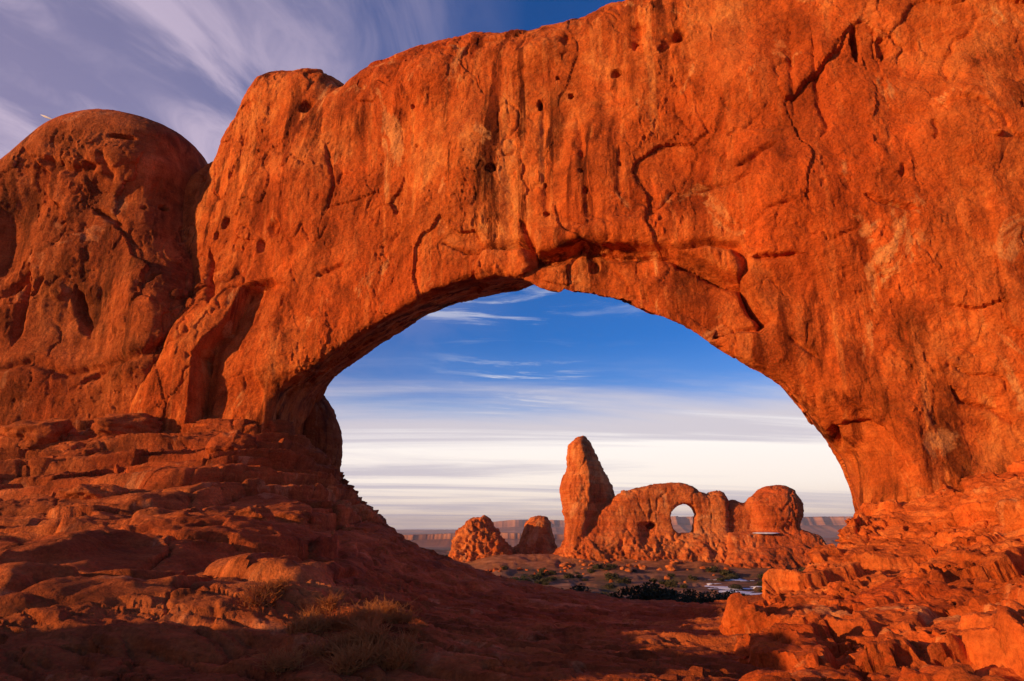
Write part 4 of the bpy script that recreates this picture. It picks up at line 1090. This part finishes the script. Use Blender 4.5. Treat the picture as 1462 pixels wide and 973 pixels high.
# slabs and blocks sticking out of the left slope
def slope_block(u, v, y, size, rz, rx, lb, seed, name='rock_slab', flat=0.6):
    o = rock_mesh(name, seed, 5, 1.0, M_SLOPE, 0.38); put(o, u, v, y, size=(size[0] * 0.8, size[1], size[2] * 1.1), rz=R(rz), rx=R(rx), sink=0.55); o.location.z = float(ground_base(np.array([[o.location.x]]), np.array([[o.location.y]]))[0, 0]) + size[2] * 0.12; tag(o, lb, 'rock')
slope_block(362, 772, 23, (1.1, 0.8, 0.55), 15, -8, 'bright tilted slab jutting from the left slope above the dry bushes', 101)
slope_block(330, 655, 38.5, (1.9, 1.3, 1.0), 30, 5, 'rounded lit ledge block high on the left slope below the alcove', 102)
slope_block(415, 745, 27, (1.5, 1.0, 0.6), -20, 4, 'low slab on the crest of the left slope where light turns to shade', 103)
slope_block(255, 790, 21, (1.3, 0.8, 0.4), 24, -12, 'long leaning slab in the middle of the left slope', 104)
slope_block(130, 735, 28, (1.6, 1.0, 0.6), 10, -6, 'squat dark block near the left edge of the slope', 105)
slope_block(60, 640, 44, (3.2, 1.6, 1.3), 20, 0, 'large wide block under the left cliff foot', 106)
slope_block(190, 622, 44, (3.0, 1.5, 1.0), 24, 0, 'long flat block lying along the ledge below the left cliff', 107)
slope_block(390, 840, 16, (0.9, 0.6, 0.35), 15, -5, 'small knobbly block at the foot of the left slope just behind the dry bushes', 108)

# ------------------------------------------------------------------ plants
M_JUN = plain_mat('juniper_leaf', (0.040, 0.052, 0.026), 0.9, 0.5, 1.5)
M_BARK = plain_mat('bark', (0.16, 0.10, 0.065), 0.95, 0.4, 6)
M_SAGE = plain_mat('sage_leaf', (0.062, 0.056, 0.030), 0.95, 0.4, 2)
M_TWIG = plain_mat('dry_twig', (0.46, 0.17, 0.05), 0.9, 0.45, 9)
def leaf_cloud(rg, clumps, n, size, shape=0.6):
    """many small faces scattered through clump volumes"""
    V, F = [], []
    for (c, r) in clumps:
        k = int(n * r ** 2)
        d_ = rg.normal(size=(k, 3)); d_ /= np.linalg.norm(d_, axis=1)[:, None]
        p = c + d_ * (r * rg.uniform(0.35, 1.05, (k, 1)) ** 0.6) * np.array([1, 1, 0.8])
        a = rg.normal(size=(k, 3)); a /= np.linalg.norm(a, axis=1)[:, None]
        b = np.cross(a, rg.normal(size=(k, 3))); b /= np.linalg.norm(b, axis=1)[:, None]
        s = size * rg.uniform(0.6, 1.5, (k, 1))
        q = np.stack([p - a * s, p + b * s * shape, p + a * s, p - b * s * shape], 1)
        i0 = sum(len(z) for z in V); V.append(q.reshape(-1, 3)); F.append(i0 + np.arange(4 * k).reshape(k, 4))
    return np.concatenate(V), np.concatenate(F)
def tube(pts, radii, sides=5):
    pts = np.asarray(pts, float); V, F = [], []
    for i, p in enumerate(pts):
        t = pts[min(i + 1, len(pts) - 1)] - pts[max(i - 1, 0)]; t /= np.linalg.norm(t) + 1e-9
        a = np.cross(t, [0.3, 0.9, 0.1]); a /= np.linalg.norm(a); b = np.cross(t, a)
        for k in range(sides):
            an = 2 * math.pi * k / sides; V.append(p + radii[i] * (a * math.cos(an) + b * math.sin(an)))
    for i in range(len(pts) - 1):
        for k in range(sides):
            k2 = (k + 1) % sides; F.append((i * sides + k, i * sides + k2, (i + 1) * sides + k2, (i + 1) * sides + k))
    return np.array(V), np.array(F)
def join(parts):
    V, F, n = [], [], 0
    for v, f in parts: V.append(v); F.append(f + n); n += len(v)
    return np.concatenate(V), np.concatenate(F)
def juniper(seed):
    rg = np.random.default_rng(seed)
    root = empty('juniper_bush')
    limbs, clumps = [], []
    for k in range(5):
        an = rg.uniform(0, 6.28); rr = rg.uniform(0.3, 0.9); hh = rg.uniform(0.9, 2.2)
        e = np.array([math.cos(an) * rr, math.sin(an) * rr, hh])
        limbs.append(tube([(0, 0, -0.3), e * 0.4 + rg.normal(size=3) * 0.08, e], [0.13, 0.08, 0.03]))
        clumps.append((e, rg.uniform(0.5, 0.8)))
    for k in range(9):
        an = rg.uniform(0, 6.28); rr = rg.uniform(0.4, 1.4)
        clumps.append((np.array([math.cos(an) * rr, math.sin(an) * rr, rg.uniform(0.35, 1.5) + (1 - rr / 1.5) * 1.1]), rg.uniform(0.3, 0.62)))
    v, f = join(limbs); mesh_obj('trunk', v, f, M_BARK, root)
    v, f = leaf_cloud(rg, clumps, 460, 0.085); mesh_obj('foliage', v, f, M_JUN, root, False)
    return root
jp = [juniper(s) for s in (1, 2, 3)]
JS = [(833, 92, 1.10, 'dark juniper bush standing alone at the rim of the slope, below the leaning tower'), (908, 88, 1.25, 'largest dark juniper bush in the row, below the small arch'), (888, 96, 0.8, 'small dark juniper tucked against the left side of the largest juniper'),
      (935, 97, 0.95, 'dark juniper just right of the largest bush in the row'), (966, 92, 1.05, 'broad dark juniper in the middle of the row, below the snow patch'), (992, 100, 0.9, 'rounded dark juniper right of the broad middle one'),
      (1024, 94, 0.9, 'dark juniper toward the right end of the row'), (1052, 98, 0.85, 'rightmost dark juniper of the row, beside the sunlit outcrop'), (727, 120, 1.0, 'dark juniper at the foot of the craggy cone, on its right'),
      (742, 132, 0.8, 'small juniper in front of the beehive shaped rock'), (704, 112, 0.75, 'low dark bush half hidden by the slope below the craggy cone')]
for i, (u, y, s, lb) in enumerate(JS):
    o = jp[i] if i < 3 else copy_tree(jp[i % 3])
    x = float(at(u, 840, y)[0]); o.location = (x, y, gz(x, y) - 0.05); s *= 1.75; o.scale = (s * 1.2, s, s); o.rotation_euler = (0, 0, random.uniform(0, 6.28))
    tag(o, lb, 'bush', 'dark junipers behind the slope')
def sage(seed):
    rg = np.random.default_rng(seed)
    cl = [(np.array([rg.uniform(-.4, .4), rg.uniform(-.4, .4), rg.uniform(0.15, .5)]), rg.uniform(.32, .5)) for _ in range(7)] + [(np.array([0, 0, 0.2]), 0.5)]
    v, f = leaf_cloud(rg, cl, 420, 0.09); return mesh_obj('sagebrush', v, f, M_SAGE, None, False)
sp_ = [sage(s) for s in (5, 6, 7, 8)]
for i in range(230):
    y = random.uniform(100, 178) if i % 4 else random.uniform(178, 330)
    u = random.uniform(585, 800) if i % 3 == 0 else random.uniform(760, 1200)
    if y > 180 and u > 660: u = random.uniform(575, 660)
    x = float(at(u, 820, y)[0])
    o = sp_[i] if i < 4 else sp_[i % 4].copy()
    if i >= 4: col.objects.link(o)
    s = random.uniform(0.8, 2.0); o.scale = (s * 1.2, s * 1.2, s); o.rotation_euler = (0, 0, random.uniform(0, 6.28)); o.location = (x, y, gz(x, y) - 0.06)
    tag(o, 'small grey green sagebrush on the desert flat below the distant rocks', 'bush', 'sagebrush on the desert flat')
def dry_bush(name, seed, n, h, spread):
    rg = np.random.default_rng(seed); st = []
    for k in range(n):
        an = rg.uniform(0, 6.28); sp = rg.uniform(0.05, 1) ** 0.7 * spread; hh = h * rg.uniform(0.55, 1.1) * (1.1 - 0.4 * sp / spread)
        b = np.array([math.cos(an), math.sin(an), 0]) * 0.06 * rg.uniform(0, 1)
        e = np.array([math.cos(an) * sp, math.sin(an) * sp, hh])
        m_ = (b + e) / 2 + np.array([math.cos(an), math.sin(an), 0]) * 0.1 * sp + rg.normal(size=3) * 0.03
        st.append(tube([b - [0, 0, .06], m_, e], [0.009, 0.006, 0.003], 3))
        for q in range(5):
            o_ = m_ + (e - m_) * rg.uniform(0, 0.95); e2 = o_ + rg.normal(size=3) * np.array([0.09, 0.09, 0.05]) + [0, 0, 0.09]
            st.append(tube([o_, (o_ + e2) / 2 + rg.normal(size=3) * 0.012, e2], [0.0045, 0.0035, 0.0022], 3))
    v, f = join(st); return mesh_obj(name, v, f, M_TWIG)
DB = [(512, 930, 10.3, 0.55, 0.42, 'dry straw coloured bush, tallest of those on the near rock left of the middle'), (552, 922, 10.8, 0.42, 0.36, 'dry bush at the right end of the near group'), (432, 938, 10.2, 0.5, 0.34, 'dry bush at the left end of the near group'),
      (472, 955, 9.5, 0.36, 0.36, 'low dry bush in front between two taller ones'), (566, 958, 9.3, 0.34, 0.3, 'small dry bush nearest the bottom edge, right of the others'), (404, 968, 9.1, 0.3, 0.3, 'small dry tuft at the bottom edge, left of the others')]
for i, (u, v, y, h, s, lb) in enumerate(DB):
    o = dry_bush('dry_bush', 60 + i, 70, h * 0.58, s * 0.85); x = float(at(u, v, y)[0]); o.location = (x, y, gz(x, y) - 0.02); o.rotation_euler = (0, 0, i * 1.3)
    tag(o, lb, 'bush', 'dry bushes on the near rock')

tufts = [dry_bush('dry_tuft', 90 + i, 46, 0.2, 0.2) for i in range(3)]
for i in range(26):
    u, v = random.uniform(360, 620), random.uniform(895, 972); y = 8.9 + (973 - v) / 973 * 40
    o = tufts[i] if i < 3 else tufts[i % 3].copy()
    if i >= 3: col.objects.link(o)
    x = float(at(u, v, y)[0]); s = random.uniform(0.5, 1.25); o.scale = (s, s, s); o.rotation_euler = (0, 0, random.uniform(0, 6.28)); o.location = (x, y, gz(x, y) - 0.03)
    tag(o, 'tiny dry grass tuft on the near bare rock among the straw coloured bushes', 'grass tuft', 'dry grass tufts on the near rock')

# ------------------------------------------------------------------ snow left in the shade
M_SNOW = plain_mat('snow', (0.80, 0.82, 0.86), 0.6, 0.06, 1.5)
def snow_sheet(name, x0, x1, y0, y1, thr, seed, kind=None):
    h = 0.5
    X, Y = np.meshgrid(np.arange(x0, x1, h), np.arange(y0, y1, h), indexing='ij')
    p = np.stack([X, Y, 0 * X], -1).reshape(-1, 3)
    n = fbm(p, (0.10, 0.16, 1), 4, 0.6, off=seed).reshape(X.shape)
    ex = np.minimum(np.minimum(X - x0, x1 - X) / (0.3 * (x1 - x0)), np.minimum(Y - y0, y1 - Y) / (0.3 * (y1 - y0)))
    n = n - 0.35 * (1 - np.clip(ex, 0, 1))
    Z = ground_h(X, Y) + 0.10 + 0.5 * np.clip(n - thr, -0.3, 0.35)
    idx = np.arange(X.size).reshape(X.shape)
    F = np.stack([idx[:-1, :-1], idx[1:, :-1], idx[1:, 1:], idx[:-1, 1:]], -1).reshape(-1, 4)
    m_ = (n.ravel()[F] > thr).mean(1) > 0.5
    v, f = sub_mesh(np.stack([X, Y, Z], -1).reshape(-1, 3), F, m_)
    return mesh_obj(name, v, f, M_SNOW)
sx0 = float(at(968, 830, 150)[0]); sx1 = float(at(1120, 830, 150)[0])
o = snow_sheet('snow', sx0, sx1, 116, 174, 0.03, 12.3); tag(o, 'patchy white snow on the dark flat in front of the small arch', 'snow', None, 'stuff')
def drift(pts, y, thick, depth, lb):
    pl = px_poly(pts, y); x0, x1 = pl[:, 0].min(), pl[:, 0].max(); n = 40
    xs = np.linspace(x0, x1, n); V = []
    zc = pl[:, 1].mean(); prof = [(-depth, -0.5), (-depth * .8, 0.1), (-depth * .3, 0.6), (depth * .3, 0.75), (depth, 0.5), (depth, -0.6)]
    for (a, b) in prof:
        w_ = np.sin(np.linspace(0.06, math.pi - 0.06, n)) ** 0.6
        k = np.stack([xs, 0 * xs + a, 0 * xs], 1)
        V.append(np.stack([xs, y + a * w_ + 0.5 * fbm(k, 0.3, 3), zc + thick * b * w_ + 0.15 * fbm(k, 0.5, 3)], 1))
    V = np.stack(V); idx = np.arange(V.shape[0] * n).reshape(V.shape[0], n)
    F = np.stack([idx[:-1, :-1], idx[:-1, 1:], idx[1:, 1:], idx[1:, :-1]], -1).reshape(-1, 4)
    o = mesh_obj('snow_drift', V.reshape(-1, 3), F, M_SNOW); tag(o, lb, 'snow drift')
drift([(1074, 762), (1113, 761)], YB - 7.0, 0.32, 1.6, 'thin white snow drift lying on the ledge below the round dome')

# ------------------------------------------------------------------ contrail
M_TRAIL = plain_mat('ice_trail', (0.9, 0.88, 0.9), 1.0, 0.02, 0.01)
a = at(58, 164, 9000); b = at(78, 172, 9000)
v, f = tube([a, a * 0.7 + b * 0.3, a * 0.3 + b * 0.7, b], [3, 16, 12, 2], 8)
o = mesh_obj('contrail', v, f, M_TRAIL); tag(o, 'short white aircraft trail in the sky above the left dome', 'contrail')

# ------------------------------------------------------------------ the air
hz = bpy.data.materials.new('air'); hz.use_nodes = True
t = NT(hz.node_tree); t.n.clear()
pv = t.new('ShaderNodeVolumePrincipled'); pv.inputs['Color'].default_value = (0.62, 0.68, 0.88, 1); pv.inputs['Density'].default_value = 5.5e-5; pv.inputs['Anisotropy'].default_value = 0.0
o_ = t.new('ShaderNodeOutputMaterial'); t.l.new(pv.outputs[0], o_.inputs['Volume'])
bv = np.array([(x, y, z) for x in (-16000, 16000) for y in (-3000, 19500) for z in (-110, 260)], float)
bf = np.array([(0, 1, 3, 2), (4, 6, 7, 5), (0, 4, 5, 1), (2, 3, 7, 6), (0, 2, 6, 4), (1, 5, 7, 3)])
o = mesh_obj('haze', bv, bf, hz, None, False); tag(o, kind='stuff')
